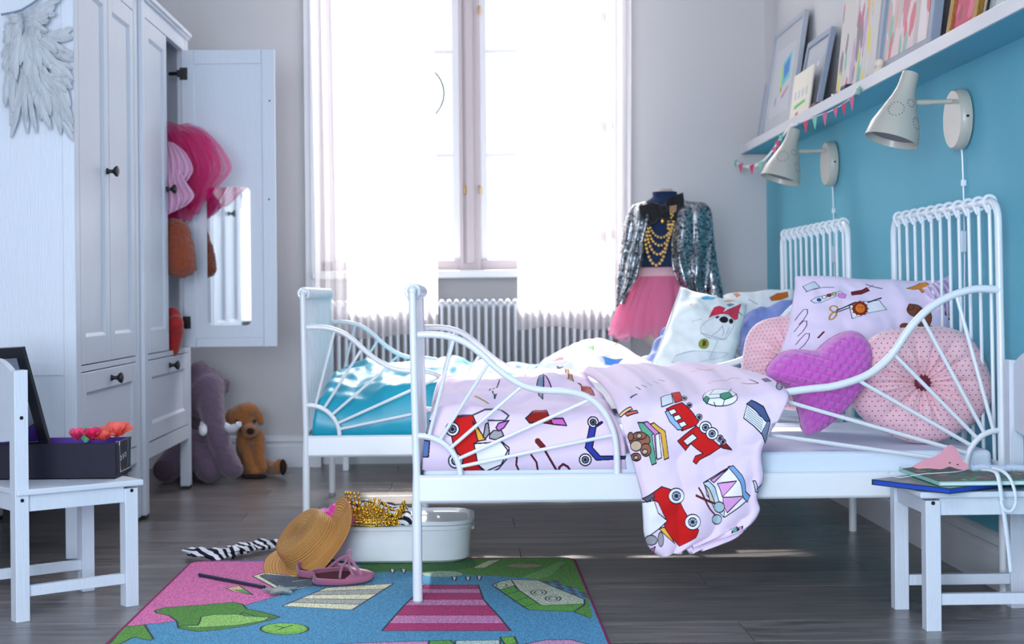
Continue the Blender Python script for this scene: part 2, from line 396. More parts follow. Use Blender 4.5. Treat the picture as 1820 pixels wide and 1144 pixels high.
# ---- sheer curtains
cur = sheer('sheer_white_voile', (.90, .85, .87), .46, .65)
def curtain(pxa, pxb, hem, label, seed, amp=.012):
    Y = 6.035; a, b = P(pxa, 300, Y).x, P(pxb, 300, Y).x; zh = P((pxa+pxb)/2, hem, Y).z
    g = G(); nf = int((b-a)/.038)
    def fn(u, v):
        z = zh+(2.99-zh)*v; x = a+(b-a)*u
        s = math.sin(u*nf*2*PI+1.2*noise.noise(Vector((u*6, seed, v*.5))))
        y = Y+amp*s*(.75+.4*noise.noise(Vector((u*9, seed+3, v)))) + .012*noise.noise(Vector((u*3, v*2, seed)))
        return (x+.006*math.sin(v*5+seed)+.004*math.cos(u*nf*4*PI), y, z+(.008*math.sin(u*9+seed) if v == 0 else 0))
    g.grid(fn, nf*10, 24)
    return tag(g.build('curtain', cur, None, ((a+b)/2, Y, zh)), label, 'curtain', 'sheer curtains')
curtain(553, 772, 598, 'left sheer white curtain hanging in front of the window', 1)
curtain(918, 1120, 583, 'right sheer white curtain hanging in front of the window', 5)
rod = G().tube([(-.72, 6.04, 3.0), (.74, 6.04, 3.0)], .01, 10).ball((-.72, 6.04, 3.0), .02).ball((.74, 6.04, 3.0), .02)
tag(rod.build('curtain_rod', BLACK, None, (0, 6.04, 3.0)), 'curtain rod above the window', 'rod')
# ring ornament hanging at the window and little figures on the sill
gl = mat('green_grey_wire', srgb(50, 84, 84), .5, .3)
Yr = 6.2; rc = P(738, 166, Yr); R = 51*Yr/FPX
tr = empty('ring_ornament', (rc.x, Yr, rc.z-R), 0, 'thin round hoop ornament hanging before the left window panes', 'ornament')
G().tube([(rc.x+R*math.cos(t*PI/24), Yr, rc.z+R*math.sin(t*PI/24)) for t in range(48)], .0036, 6, closed=True).build('hoop', gl, tr, tr.location.copy())
G().tube([(rc.x, Yr, rc.z+R), (rc.x, Yr, 2.9)], .0006, 5).build('cord', gl, tr, tr.location.copy())
z_s = z0
figm = mat('mauve_glaze', srgb(170, 130, 140), .4); figy = mat('pale_yellow_glaze', srgb(225, 215, 170), .5); figw = mat('white_glaze', srgb(225, 225, 222), .3)
def figure(px, m, hgt, r, nm, label):
    p = P(px, 480, 6.29); p.z = z_s
    g = G().lathe([(r*.8, 0), (r, .01), (r*.9, hgt*.3), (r*.5, hgt*.55), (r*.35, hgt*.62)], p, n=14).ball((p.x, p.y, p.z+hgt*.78), hgt*.2, 12)
    tag(g.build(nm, m, None, p), label, 'figurine')
figure(700, figm, .085, .022, 'window_figurine', 'small mauve figurine on the window sill')
figure(718, figw, .08, .018, 'window_figurine', 'small white figurine between the mauve and yellow ones on the sill')
figure(736, figy, .06, .02, 'window_figurine', 'low pale yellow figurine on the window sill')
# ------------------------------------------------------------------ wardrobes
def panelled(y0, y1, z0, z1, x, x_in, fr=.05, lo=None, hi=None, thick=.018, side=1, axis='x'):
    """framed door: stiles and rails with a recessed bevelled panel, front at x facing +x (in axis x)"""
    lo = lo or fr; hi = hi or fr; g = G(); gp = G(); xb = x-side*thick
    a, b = min(x, xb), max(x, xb)
    for (p, q, r, s) in ((y0, y0+fr, z0, z1), (y1-fr, y1, z0, z1), (y0+fr, y1-fr, z0, z0+lo), (y0+fr, y1-fr, z1-hi, z1)):
        g.box(a, b, p, q, r, s)
    r1 = x-side*.008; Y0, Y1, Z0, Z1 = y0+fr, y1-fr, z0+lo, z1-hi; bv = .008
    gp.add([(x-side*.0005, Y0, Z0), (x-side*.0005, Y1, Z0), (x-side*.0005, Y1, Z1), (x-side*.0005, Y0, Z1),
            (r1, Y0+bv, Z0+bv), (r1, Y1-bv, Z0+bv), (r1, Y1-bv, Z1-bv), (r1, Y0+bv, Z1-bv),
            (xb+side*.002, Y0, Z0), (xb+side*.002, Y1, Z0), (xb+side*.002, Y1, Z1), (xb+side*.002, Y0, Z1)],
           [(0, 1, 5, 4), (1, 2, 6, 5), (2, 3, 7, 6), (3, 0, 4, 7), (4, 5, 6, 7), (8, 9, 10, 11)])
    return g, gp
def knob(p, parent, org, ax=(1, 0, 0)):
    return G().lathe([(.010, 0), (.009, .003), (.0055, .008), (.0055, .017), (.013, .023), (.016, .028), (.015, .032), (.007, .035)], p, ax, 18).build('knob', BLACK, parent, org)
TOPZ = 1.665
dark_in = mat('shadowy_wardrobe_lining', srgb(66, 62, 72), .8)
def wardrobe(X, Y0, Y1, label, open_far=False):
    r = empty('wardrobe', (X-.25, (Y0+Y1)/2, 0), 0, label, 'wardrobe', 'white panelled wardrobes'); o = r.location.copy()
    XB = X-.50
    for (xa, xb) in ((X-.034, X), (XB, XB+.034)):
        for (ya, yb) in ((Y0, Y0+.05), (Y1-.05, Y1)):
            bx('post', WWOOD, (xa, xb, ya, yb, .012, TOPZ-.02), r, o, .003)
            bx('foot_cap', BLACK, (xa+.002, xb-.002, ya+.003, yb-.003, 0, .012), r, o, 0)
    # sides
    for (ya, yb, s) in ((Y0+.006, Y0+.022, -1), (Y1-.022, Y1-.006, 1)):
        bx('side_panel', WWOOD, (XB+.034, X-.034, ya, yb, .19, TOPZ-.02), r, o, 0)
        yy = (ya-.004, ya) if s < 0 else (yb, yb+.004)
        for zz in ((.495, .53), (.19, .25), (TOPZ-.09, TOPZ-.02)): bx('side_rail', WWOOD, (XB+.034, X-.034, yy[0], yy[1], *zz), r, o, .001)
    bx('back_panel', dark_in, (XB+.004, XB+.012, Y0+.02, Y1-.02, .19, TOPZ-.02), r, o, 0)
    bx('bottom_board', WWOOD, (XB+.01, X-.02, Y0+.02, Y1-.02, .24, .252), r, o, 0)
    bx('middle_board', WWOOD, (XB+.01, X-.02, Y0+.02, Y1-.02, .50, .515), r, o, 0)
    G().box(XB-.01, X+.014, Y0-.003, Y1+.004, TOPZ-.014, TOPZ).box(XB-.004, X+.007, Y0-.001, Y1+.002, TOPZ-.024, TOPZ-.014).build('cornice', WWOOD, r, o, False, .003)
    bx('top_rail', WWOOD, (X-.022, X-.002, Y0+.05, Y1-.05, 1.592, TOPZ-.024), r, o, .001)
    bx('middle_rail', WWOOD, (X-.022, X-.002, Y0+.05, Y1-.05, .5, .516), r, o, .001)
    bx('base_rail', WWOOD, (X-.022, X-.002, Y0+.05, Y1-.05, .186, .235), r, o, .001)
    ym = (Y0+Y1)/2
    g, gp = panelled(Y0+.053, Y1-.053, .239, .497, X-.001, 0, .055)
    d = g.build('drawer', WWOOD, r, o, False, .002); gp.build('drawer_panel', WWOOD, d, o, False)
    knob((X-.001, ym, .468), d, o)
    for q, (a, b) in enumerate(((Y0+.054, ym-.003), (ym+.003, Y1-.055))):
        if q == 1 and open_far: continue
        g, gp = panelled(a, b, .519, 1.588, X-.001, 0, .052, lo=.075, hi=.055)
        d = g.build('door', WWOOD, r, o, False, .002); gp.build('door_panel', WWOOD, d, o, False)
        if q == 0 and not open_far: pass
        ky = b-.026 if q == 0 else a+.026
        if not (q == 1): knob((X-.001, ky, P(203, 306, 4.4).z if not open_far else P(297, 337, 5.2).z), d, o)
    return r, o
WX2 = -1.012; W2 = (4.80, 5.60)
W1 = (4.005, 4.79)
w1, o1 = wardrobe(-1.024, *W1, 'white wardrobe nearest the camera with both doors shut and feather wings on its side')
w2, o2 = wardrobe(WX2, *W2, 'white wardrobe nearer the window with one door standing open', True)
# the open door, parallel to the back wall, seen from inside
dY = 5.49; dx0, dx1 = WX2+.012, WX2+.012+.33
dg, dp = G(), G()
dx0 = P(324, 300, dY).x; dx1 = P(490, 300, dY).x
a, b, z0d, z1d = dx0, dx1, .519, 1.588
for (p, q, rr, s) in ((a, a+.045, z0d, z1d), (b-.048, b, z0d, z1d), (a+.045, b-.048, z0d, z0d+.035), (a+.045, b-.048, z1d-.052, z1d)):
    dg.box(p, q, dY-.009, dY+.009, rr, s)
od = dg.build('open_door', WWOOD, w2, o2, False, .003); od['label'] = 'wardrobe door swung open showing its inner side'
G().box(a+.045, b-.048, dY-.004, dY+.005, z0d+.035, z1d-.052).build('door_panel', WWOOD, od, o2, False)
mx0, mx1 = P(369, 450, dY).x, P(446, 450, dY).x; mz0, mz1 = P(400, 578, dY).z, P(400, 333, dY).z
rc_ = .018; pts = []
for (cx_, cz_, a0) in ((mx1-rc_, mz1-rc_, 0), (mx0+rc_, mz1-rc_, 90), (mx0+rc_, mz0+rc_, 180), (mx1-rc_, mz0+rc_, 270)):
    for k in range(5): t = math.radians(a0+22.5*k); pts.append((cx_+rc_*math.cos(t), dY-.0045, cz_+rc_*math.sin(t)))
G().prism(pts, (0, -.003, 0)).build('door_mirror', MIRR, od, o2, False)['label'] = 'tall round-cornered mirror on the inner side of the door'
for (px, py) in ((325, 131), (331, 573)):
    p = P(px, py, dY-.012)
    G().box(p.x-.012, p.x+.016, dY-.014, dY-.009, p.z-.022, p.z+.022).box(p.x-.02, p.x+.002, dY-.028, dY-.012, p.z-.012, p.z+.012).tube([(p.x-.05, dY-.012, p.z), (p.x-.012, dY-.02, p.z)], .007, 8).build('door_hinge', BLACK, od, o2, False, .001)
for (px, py) in ((479, 179), (478, 354)):
    p = P(px, py, dY-.009); G().lathe([(.0035, 0), (.003, .002)], p, (0, -1, 0), 10).build('screw', BLACK, od, o2)
knob((b-.024, dY+.009, P(297, 337, 5.2).z), od, o2, (0, 1, 0))
rail = mat('amber_wood', srgb(196, 120, 50), .45, nscale=40, stretch=(1, 8, 1))
bx('shelf_edge', rail, (WX2-.46, WX2-.10, 5.5, 5.572, P(300, 178, 5.4).z-.006, P(300, 178, 5.4).z+.006), w2, o2, 0)
G().tube([(WX2-.25, W2[0]+.02, 1.40), (WX2-.25, W2[1]-.02, 1.40)], .01, 10).build('hanging_rail', CHROME, w2, o2)
# clothes that spill from the open wardrobe
tul = sheer('hot_pink_tulle', srgb(238, 44, 140), .36, .5)
pkc = mat('pale_pink_cotton', srgb(236, 190, 220), .8, translucent=.25, bump=.3, bscale=120)
def cloth_rows(name, m, rows, ns, nt_, fold=(0, 6), thick=.0, fn=None, parent=None, org=None, uvf=None, noisea=0, noises=8, seed=0):
    """rows: list of (left xyz, right xyz); a soft surface through them, folded along the view"""
    L = smooth_path([r[0] for r in rows], 6); Rr = smooth_path([r[1] for r in rows], 6)
    M = [None if len(r) < 3 else r[2] for r in rows]
    mid = smooth_path([(Vector(r[2]) if len(r) > 2 else (Vector(r[0])+Vector(r[1]))/2) for r in rows], 6)
    N = len(L)-1
    def S(A, t):
        f = t*N; i = min(int(f), N-1); return A[i].lerp(A[i+1], f-i)
    g = G()
    def pt(u, v):
        l, m_, r = S(L, v), S(mid, v), S(Rr, v)
        p = l*(1-u)*(1-2*u)+m_*4*u*(1-u)+r*u*(2*u-1)
        amp, k = fold
        p = p+Vector((0, -amp*math.sin(u*k*2*PI+seed+1.5*noise.noise(Vector((u*3, v*2, seed))))*(min(1, v*1.6+.15)), 0))
        if noisea: q = Vector((p.x*noises, p.z*noises, p.y*noises+seed)); p = p+Vector((noise.noise(q), noise.noise(q+Vector((9, 0, 0))), noise.noise(q+Vector((0, 7, 0)))))*noisea
        return p
    g.grid(pt, ns, nt_, uvf)
    o = g.build(name, m, parent, org)
    if thick: s = o.modifiers.new('t', 'SOLIDIFY'); s.thickness = thick; s.offset = 0
    return o
t1 = empty('tulle_skirt', P(340, 300, 5.3), 0, 'hot pink tulle skirt bulging out of the open wardrobe', 'skirt'); to = t1.location.copy()
def pr(px0, py0, px1, py1, D0, D1=None): return (P(px0, py0, D0), P(px1, py1, D1 or D0))
cloth_rows('outer_layer', tul, [pr(292, 222, 335, 215, 5.38), pr(292, 245, 368, 235, 5.36, 5.28), pr(294, 280, 398, 262, 5.34, 5.22), pr(300, 310, 414, 300, 5.34, 5.22), pr(310, 345, 388, 335, 5.34, 5.26), pr(300, 385, 372, 352, 5.34, 5.28)], 60, 30, (.014, 6), parent=t1, org=to, noisea=.012, seed=2)
cloth_rows('middle_layer', tul, [pr(290, 238, 330, 232, 5.34), pr(292, 270, 372, 245, 5.33, 5.30), pr(294, 310, 392, 290, 5.31, 5.30), pr(296, 360, 376, 330, 5.33), pr(296, 398, 352, 378, 5.33, 5.34)], 60, 30, (.02, 5), parent=t1, org=to, noisea=.012, seed=5)
cloth_rows('inner_layer', tul, [pr(292, 215, 345, 225, 5.42), pr(292, 255, 376, 250, 5.40), pr(294, 320, 370, 310, 5.40), pr(298, 405, 345, 392, 5.40)], 50, 24, (.02, 5), parent=t1, org=to, noisea=.015, seed=9)
t2 = empty('pink_dress', P(312, 310, 5.24), 0, 'pale pink ruffled dress in front of the tulle in the open wardrobe', 'dress'); to = t2.location.copy()
cloth_rows('upper_frill', pkc, [pr(294, 250, 308, 254, 5.27), pr(294, 275, 330, 272, 5.25), pr(294, 300, 343, 300, 5.23), pr(296, 326, 334, 320, 5.23), pr(298, 340, 325, 331, 5.23)], 36, 20, (.008, 4), .003, parent=t2, org=to, seed=1)
cloth_rows('lower_frill', pkc, [pr(294, 290, 318, 295, 5.24), pr(295, 325, 330, 322, 5.22), pr(296, 360, 345, 348, 5.20), pr(298, 381, 330, 366, 5.20)], 36, 18, (.008, 4), .003, parent=t2, org=to, seed=3)
fur = mat('rust_brown_fur', srgb(160, 72, 40), .95, nscale=90, namt=.35, bump=1, bscale=260, sheen=.4)
pf = P(322, 440, 5.3)
of = blob('fur_hat', fur, [('c', [P(308, 412, 5.3), P(318, 440, 5.28), P(320, 466, 5.27)], [.048, .054, .056]), ('b', P(320, 474, 5.27), (.058, .05, .036)), ('b', P(312, 420, 5.29), (.055, .05, .06))], .006, org=P(322, 490, 5.3), fur=.006, fs=130)
tag(of, 'rust brown fluffy garment hanging below the pink tulle', 'garment')
redc = mat('red_velvet', srgb(170, 25, 25), .8, sheen=.3, bump=.3)
orr = blob('red_garment', redc, [('c', [P(306, 560, 5.3), P(310, 585, 5.28), P(304, 620, 5.3)], [.03, .035, .03]), ('b', P(312, 575, 5.26), (.03, .03, .03))], .006, org=P(306, 628, 5.3))
tag(orr, 'red velvet clothing at the bottom of the open wardrobe', 'garment')
# feather wings on the near side of the first wardrobe
fea = mat('white_feather', srgb(222, 226, 232), .7, nscale=60, namt=.22, bump=1, bscale=300, translucent=.15, stretch=(1, 1, .25))
wy = W1[0]-.012
wg = empty('feather_wings', P(70, 30, wy), 0, 'white feather costume wings hung on the side of the near wardrobe', 'costume wings'); wgo = wg.location.copy()
def feather(p0, p1, wdt, bend, lift, nm='feather'):
    p0, p1 = Vector(p0), Vector(p1); ax = p1-p0; L = ax.length; ax.normalize(); sd = Vector((ax.z, 0, -ax.x)); g = G()
    N = 9; vs = []
    for i in range(N+1):
        t = i/N; w_ = wdt*min(1, .3+t*2.2)*(1 if t < .72 else max(.05, 1-((t-.72)/.29)**2)**.5)
        c = p0+ax*L*t+sd*bend*math.sin(PI*t)*L+Vector((0, -lift*math.sin(PI*t*.8)-.002, 0))
        jag = 1+.08*math.sin(i*2.7+L*90)
        vs += [c-sd*w_*jag+Vector((0, .004, 0)), c+Vector((0, -.003, 0)), c+sd*w_/jag+Vector((0, .004, 0))]
    fs = [(i*3+k, i*3+k+1, i*3+k+4, i*3+k+3) for i in range(N) for k in (0, 1)]
    g.add(vs, fs); g.tube([vs[1+3*i]+Vector((0, -.001, 0)) for i in range(N)], .0009, 4)
    return g.build(nm, fea, wg, wgo)
rnd = random.Random(3)
def wp(px, py, l=0): return P(px, py, wy-l)
root = (38, 18)
F1 = []   # (start, end, halfwidth m)
for i in range(7): t = i/6; F1.append(((40+i*5, 95+20*t), (22+22*i, 236-12*math.sin(PI*t)), .011, 0))
for i in range(8): t = i/7; F1.append(((45+8*i, 60+8*i), (128-3*i+10*math.sin(t*3), 60+24*i), .012, .006))
for i in range(7): t = i/6; F1.append(((30-1*i, 45+9*i), (4+2*i, 70+24*i), .011, .006))
for i in range(6): t = i/5; F1.append(((48+6*i, 80+10*i), (60+12*i, 190-6*i), .012, .012))
for i in range(6): t = i/5; F1.append(((40+5*i, 45+3*i), (30+16*i, 130-3*i), .012, .018))
for i in range(6): t = i/5; F1.append(((38+4*i, 22+4*i), (100-8*i, 14+18*i), .011, .020))
for i in range(4): F1.append(((34-i, 22+3*i), (6+5*i, 48+16*i), .010, .018))
F1 = F1+[((a[0]+6, a[1]+9), (b[0]+7, b[1]-24), w_, l_+.006) for (a, b, w_, l_) in F1]
for (a_, b_, w_, l_) in F1:
    j = lambda s: rnd.uniform(-s, s)
    feather(wp(a_[0]+j(3), a_[1]+j(3), l_), wp(min(131, b_[0]+j(5)), b_[1]+j(8)+8, l_*.8-rnd.uniform(0, .004)), w_*rnd.uniform(.65, 1.0), rnd.uniform(-.06, .06), rnd.uniform(.006, .020))
G().tube([wp(2, 26, .02), wp(25, 22, .02), wp(38, 18, .03), wp(55, 8, .02), wp(72, -4, .01)], .003, 6).build('strap', mat('grey_ribbon', srgb(120, 140, 160), .6), wg, wgo)
# ------------------------------------------------------------------ plush animals
elm = mat('mauve_grey_plush', srgb(112, 92, 114), .95, nscale=14, namt=.2, bump=.8, bscale=180, sheen=.5)
ele = empty('plush_elephant', PZ(360, 858, 0), 0, 'large mauve grey plush elephant sitting beside the wardrobe', 'plush toy'); eo = ele.location.copy()
DE = 5.86
def Q(px, py, d=0): return P(px, py, DE+d)
blob('body', elm, [('b', Q(340, 800, .13), (.10, .08, .11)), ('b', Q(340, 730, .08), (.085, .08, .10)), ('b', Q(350, 826, .02), (.075, .07, .062)), ('b', Q(358, 705, .0), (.07, .085, .085)),
    ('c', [Q(370, 690, -.03), Q(376, 725, -.07), Q(382, 760, -.10), Q(394, 795, -.12), Q(408, 826, -.14)], [.060, .050, .043, .041, .044]),
    ('b', Q(362, 690, .02), (.09, .085, .09)), ('b', Q(356, 668, 0), (.05, .05, .06)),
    ('b', Q(414, 834, -.15), (.040, .036, .036)),
    ('c', [Q(340, 790, -.05), Q(372, 835, -.12)], [.06, .05]), ('c', [Q(330, 800, -.04), Q(296, 834, -.10)], [.06, .052])], .007, ele, eo, .003, 60)
blob('ear', elm, [('b', Q(394, 687, .03), (.036, .016, .034)), ('b', Q(400, 684, .02), (.022, .014, .028)), ('b', Q(386, 715, .05), (.03, .014, .05))], .006, ele, eo, .002, 60)
blob('ear', elm, [('b', Q(318, 700, .05), (.05, .016, .08))], .006, ele, eo, .002, 60)
tusk = mat('white_felt', srgb(235, 238, 245), .8, bump=.2)
for pts_, r_ in (([Q(400, 757, -.09), Q(410, 762, -.12), Q(420, 758, -.14), Q(426, 752, -.15)], [.016, .015, .012, .007]), ([Q(362, 752, -.09), Q(361, 760, -.13), Q(361, 768, -.16)], [.014, .016, .014])):
    G().tube(smooth_path(pts_, 4), [r_[min(len(r_)-1, i//4)] for i in range(len(smooth_path(pts_, 4)))], 12).ball(pts_[-1], r_[-1]*1.02, 10).build('tusk', tusk, ele, eo)
for i in range(5):
    q = [Q(366+i*3+14*math.cos(t), 745+i*12+4*math.sin(t), -.055-.052*abs(math.sin(t))) for t in [PI*k/6 for k in range(7)]]
G().ball(Q(352, 720, -.07), .008, 10).build('eye', mat('black_bead', (.01, .01, .01), .15), ele, eo)
G().ball(Q(290, 835, -.155), (.038, .012, .038), 16).build('foot_sole', mat('dusty_mauve_felt', srgb(110, 88, 108), .9), ele, eo)
dgm = mat('golden_brown_plush', srgb(168, 104, 52), .95, nscale=30, namt=.22, bump=.9, bscale=220, sheen=.5)
dog = empty('plush_dog', PZ(450, 848, 0), 0, 'golden brown plush puppy sitting beside the elephant', 'plush toy'); do_ = dog.location.copy()
DD = PZ(450, 846, 0).y
def Q(px, py, d=0): return P(px, py, DD+d)
blob('body', dgm, [('b', Q(432, 740, -.0), (.056, .056, .052)), ('b', Q(444, 765, -.055), (.032, .036, .028)), ('b', Q(440, 728, -.02), (.046, .04, .03)),
    ('c', [Q(440, 775, .05), Q(446, 822, .05)], [.045, .062]), ('c', [Q(430, 780, .0), Q(440, 812, -.03), Q(446, 834, -.05)], [.024, .02, .022]),
    ('c', [Q(458, 775, .0), Q(462, 812, -.03), Q(466, 832, -.05)], [.028, .022, .022]),
    ('c', [Q(462, 825, .04), Q(485, 832, -.0), Q(498, 829, -.03)], [.03, .024, .03]), ('c', [Q(430, 830, .04), Q(452, 840, -.06)], [.03, .022])], .005, dog, do_, .0025, 80)
blob('ear', dgm, [('c', [Q(452, 724, .0), Q(460, 738, -.01), Q(463, 750, -.015)], [.014, .019, .014])], .004, dog, do_, .002, 80)
blob('ear', dgm, [('c', [Q(412, 730, .0), Q(405, 742, -.01), Q(406, 755, -.015)], [.014, .019, .012])], .004, dog, do_, .002, 80)
dk = mat('dark_brown_felt', srgb(38, 24, 20), .9)
G().ball(Q(445, 766, -.092), (.016, .010, .013), 12).build('nose', dk, dog, do_)
for px in (421, 452): G().ball(Q(px, 748, -.055), .0065, 10).build('eye', MATS['black_bead'], dog, do_)
G().ball(Q(503, 830, -.055), (.014, .012, .032), 12).build('paw_sole', dk, dog, do_)
G().ball(Q(452, 846, -.075), (.05, .03, .010), 12).build('paw_sole', dk, dog, do_)
# ------------------------------------------------------------------ beds
def prof3(px0, pts, D, post_px):   # helper: pixel points of the near side panel to (along, height)
    out = []
    for (px, py) in pts:
        p = P(px, py, D); out.append((p.x, p.z))
    return out
D1 = 3.42
FX = P(740, 800, D1).x
foot = lambda pts: [(P(a, b, D1).x-FX, P(a, b, D1).z) for a, b in pts]
curveF = foot([(742, 595), (765, 594.5), (793, 597), (824, 607), (854, 628), (878, 650), (902, 669), (935, 687), (970, 694), (1011, 696), (1045, 706), (1073, 731), (1090, 765), (1096, 801), (1097, 843)])
arcF = foot([(742, 774), (765, 777), (787, 787), (805, 805), (815, 825), (818, 843)])
spF = [foot(s) for s in ([(762, 777), (806, 603)], [(781, 783), (870, 643)], [(799.6, 797), (928, 686)], [(813, 816), (1049, 710)], [(818, 829), (1090, 773)])]
HXp = 1781
D1h = 3.435; HX = P(HXp, 800, D1h).x
hd = lambda pts: [(P(a, b, D1h).x-HX, P(a, b, D1h).z) for a, b in pts]
curveH = hd([(1775, 515), (1740, 513), (1714, 517), (1685, 527), (1656, 543), (1632, 564), (1611, 589), (1582, 631), (1552, 658), (1523, 673), (1478, 686), (1434, 691), (1389, 699), (1352, 722), (1332, 760), (1326, 800), (1325, 838)])
arcH = hd([(1779, 764), (1760, 766), (1740, 776), (1724, 795), (1717, 815), (1716, 836)])
spH = [hd(s) for s in ([(1716, 821), (1328, 766)], [(1716, 804), (1352, 700)], [(1723, 790), (1523, 675)], [(1735, 778), (1586, 628)], [(1748, 769), (1636, 563)], [(1764, 764), (1698, 524)])]
ZR0, ZR1 = .230, .293
def side_panel(bed, o, X0, Y, L, fac):
    """the two fans of one long side, in the plane Y"""
    sp = G(); 
    P3 = lambda x, z: Vector((X0+x, Y, z)); H3 = lambda x, z: Vector((X0+L+x, Y, z))
    G().tube(smooth_path([P3(*c) for c in curveF], 5), .0078, 12).build('foot_guard_curve', BEDM, bed, o)
    G().tube(smooth_path([P3(*c) for c in arcF], 5), .0066, 12).build('quarter_arch', BEDM, bed, o)
    for s in spF: G().tube([P3(*c) for c in s], .0042, 8).build('spoke', BEDM, bed, o)
    G().tube(smooth_path([H3(*c) for c in curveH], 5), .0088, 12).build('head_guard_curve', BEDM, bed, o)
    G().tube(smooth_path([H3(*c) for c in arcH], 5), .0066, 12).build('quarter_arch', BEDM, bed, o)
    for s in spH: G().tube([H3(*c) for c in s], .0046, 8).build('spoke', BEDM, bed, o)
    g = G(); zz = []
    pr_ = [(-.012, ZR0+.006), (-.006, ZR0), (.006, ZR0), (.012, ZR0+.006), (.012, ZR1-.006), (.006, ZR1), (-.006, ZR1), (-.012, ZR1-.006)]
    g.prism([(X0+.006, Y+a, b) for a, b in pr_], (L*.56, 0, 0)).build('side_rail', BEDM, bed, o, False, .002)
    g = G(); pr2 = [(a*.82, ZR0+(b-ZR0)*.93+.002) for a, b in pr_]
    g.prism([(X0+L*.5, Y+a, b) for a, b in pr2], (L*.5-.006, 0, 0)).build('side_rail', BEDM, bed, o, False, .002)
def bed(X0, Y0, L, W, yaw, label):
    r = empty('metal_bed', (X0, Y0, 0), yaw, label, 'bed', 'white metal beds'); o = (X0, Y0, 0)
    fit = lambda z, lean: lean
    # end frames: posts curve into the top tube
    for (xe, zt_, lean, rr, n, s) in ((0, .706, -.006, .0095, 13, -1), (L, .897, -.006, .0095, 11, 1)):
        cr_ = .045; xt = X0+xe
        def pth(s_):
            y = Y0 if s_ > 0 else Y0+W
            q = [Vector((xt, y, 0)), Vector((xt, y, .25)), Vector((xt+lean*.6, y, zt_*.7)), Vector((xt+lean, y, zt_-cr_))]
            for k in range(1, 6):
                t = PI/2*k/5; q.append(Vector((xt+lean, y+s_*cr_*(1-math.cos(t)), zt_-cr_+cr_*math.sin(t))))
            return q
        a, b = pth(1), pth(-1)
        if s < 0:
            # rounded ends: the top tube runs straight through the rings
            for q, y in ((a, Y0), (b, Y0+W)):
                q2 = [Vector((xt, y, .0)), Vector((xt, y, .22)), Vector((xt, y, .30)), Vector((xt+lean*.6, y, zt_*.7)), Vector((xt+lean, y, zt_))]
                G().tube(q2, [.0112, .0112, .0085, .0083, .0083], 14).ball(q2[-1], .0095, 12).build('post', BEDM, r, o)
                G().lathe([(.0118, 0), (.0122, .003), (.0118, .012)], q2[0], n=14).build('foot_cap', mat('grey_rubber', (.35, .36, .38), .7), r, o)
            G().tube([(xt+lean, Y0, zt_), (xt+lean, Y0+W, zt_)], .0085, 12).build('top_tube', BEDM, r, o)
        else:
            for q in (a, b):
                G().tube(q, [.0112 if i < 2 else .0086 for i in range(len(q))], 14).build('post', BEDM, r, o)
            G().tube([a[-1], b[-1]], .0086, 12).build('top_tube', BEDM, r, o)
        yb = .30
        G().tube([(xt, Y0, yb), (xt, Y0+W, yb)], .0085, 10).build('lower_tube', BEDM, r, o)
        c0 = None
        for i in range(n):
            m_ = .03 if s < 0 else .055
            y = Y0+m_+(W-2*m_)*i/(n-1)
            if c0 is None:
                g = G(); R_ = .0145; cx_ = xt+lean
                g.tube([(cx_+R_*math.sin(t), 0, zt_+R_*math.cos(t)) for t in [2*PI*k/16 for k in range(16)]], .0042, 8, closed=True)
                q = [(cx_-R_*.75, 0, zt_-R_*.6), (cx_-.003, 0, zt_-R_*1.9), (cx_, 0, zt_-.05), (xt, 0, yb)]
                g.tube(smooth_path(q, 4), .0044, 8)
                c0 = g.build('spindle', BEDM, r, (X0, 0, 0)); c = c0
            else: c = c0.copy(); col.objects.link(c)
            c.location = (0, y-Y0, 0)
        bx('end_rail', BEDM, (xt-.009, xt+.009, Y0+.008, Y0+W-.008, ZR0+.002, ZR1-.004), r, o, .004)
    for y in (Y0, Y0+W): side_panel(r, o, X0, y, L, 1)
    for i in range(12):
        x = X0+.06+(L-.12)*i/11
        if i == 0: c0 = bx('slat', mat('birch_slat', srgb(215, 190, 150), .6, nscale=20, stretch=(1, 1, 8)), (x-.025, x+.025, Y0+.014, Y0+W-.014, .244, .252), r, o, .001)
        else: c = c0.copy(); col.objects.link(c); c.location = (x-(X0+.06), 0, 0)
    return r
L1 = HX-FX; W = .82
bed(FX, D1, L1, W, math.radians(.35), 'nearer white metal bed with a pink printed duvet')
D2 = 4.43; F2 = P(543, 700, D2).x; H2 = P(1513, 500, D2).x; L2 = H2-F2; Wf = .90
bed(F2, D2, L2, Wf, math.radians(.3), 'farther white metal bed with a turquoise sheet beside the window')
# ------------------------------------------------------------------ mattresses
def mattress(X0, X1, Y0, Y1, z0, z1, label, m):
    g = G()
    def f(u, v):
        return None
    o = bx('mattress', m, (X0, X1, Y0, Y1, z0, z1), None, ((X0+X1)/2, (Y0+Y1)/2, z0), 0)
    b = o.modifiers.new('b', 'BEVEL'); b.width = .012; b.segments = 3
    return tag(o, label, 'mattress', 'bed mattresses')
sheetm = mat('pale_blue_white_cotton', srgb(214, 226, 240), .85, bump=.5, bscale=40, nscale=8, namt=.05)
mattress(FX+.015, HX-.02, D1+.02, D1+W-.02, .255, .335, 'white sheeted mattress on the nearer bed', sheetm)
teal = mat('turquoise_satin_cotton', srgb(10, 158, 184), .36, sheen=.2, bump=.3, bscale=14, nscale=5, namt=.08)
mattress(F2+.015, H2-.02, D2+.02, D2+Wf-.02, .255, .335, 'white sheeted mattress on the farther bed', sheetm)
SHARP = False
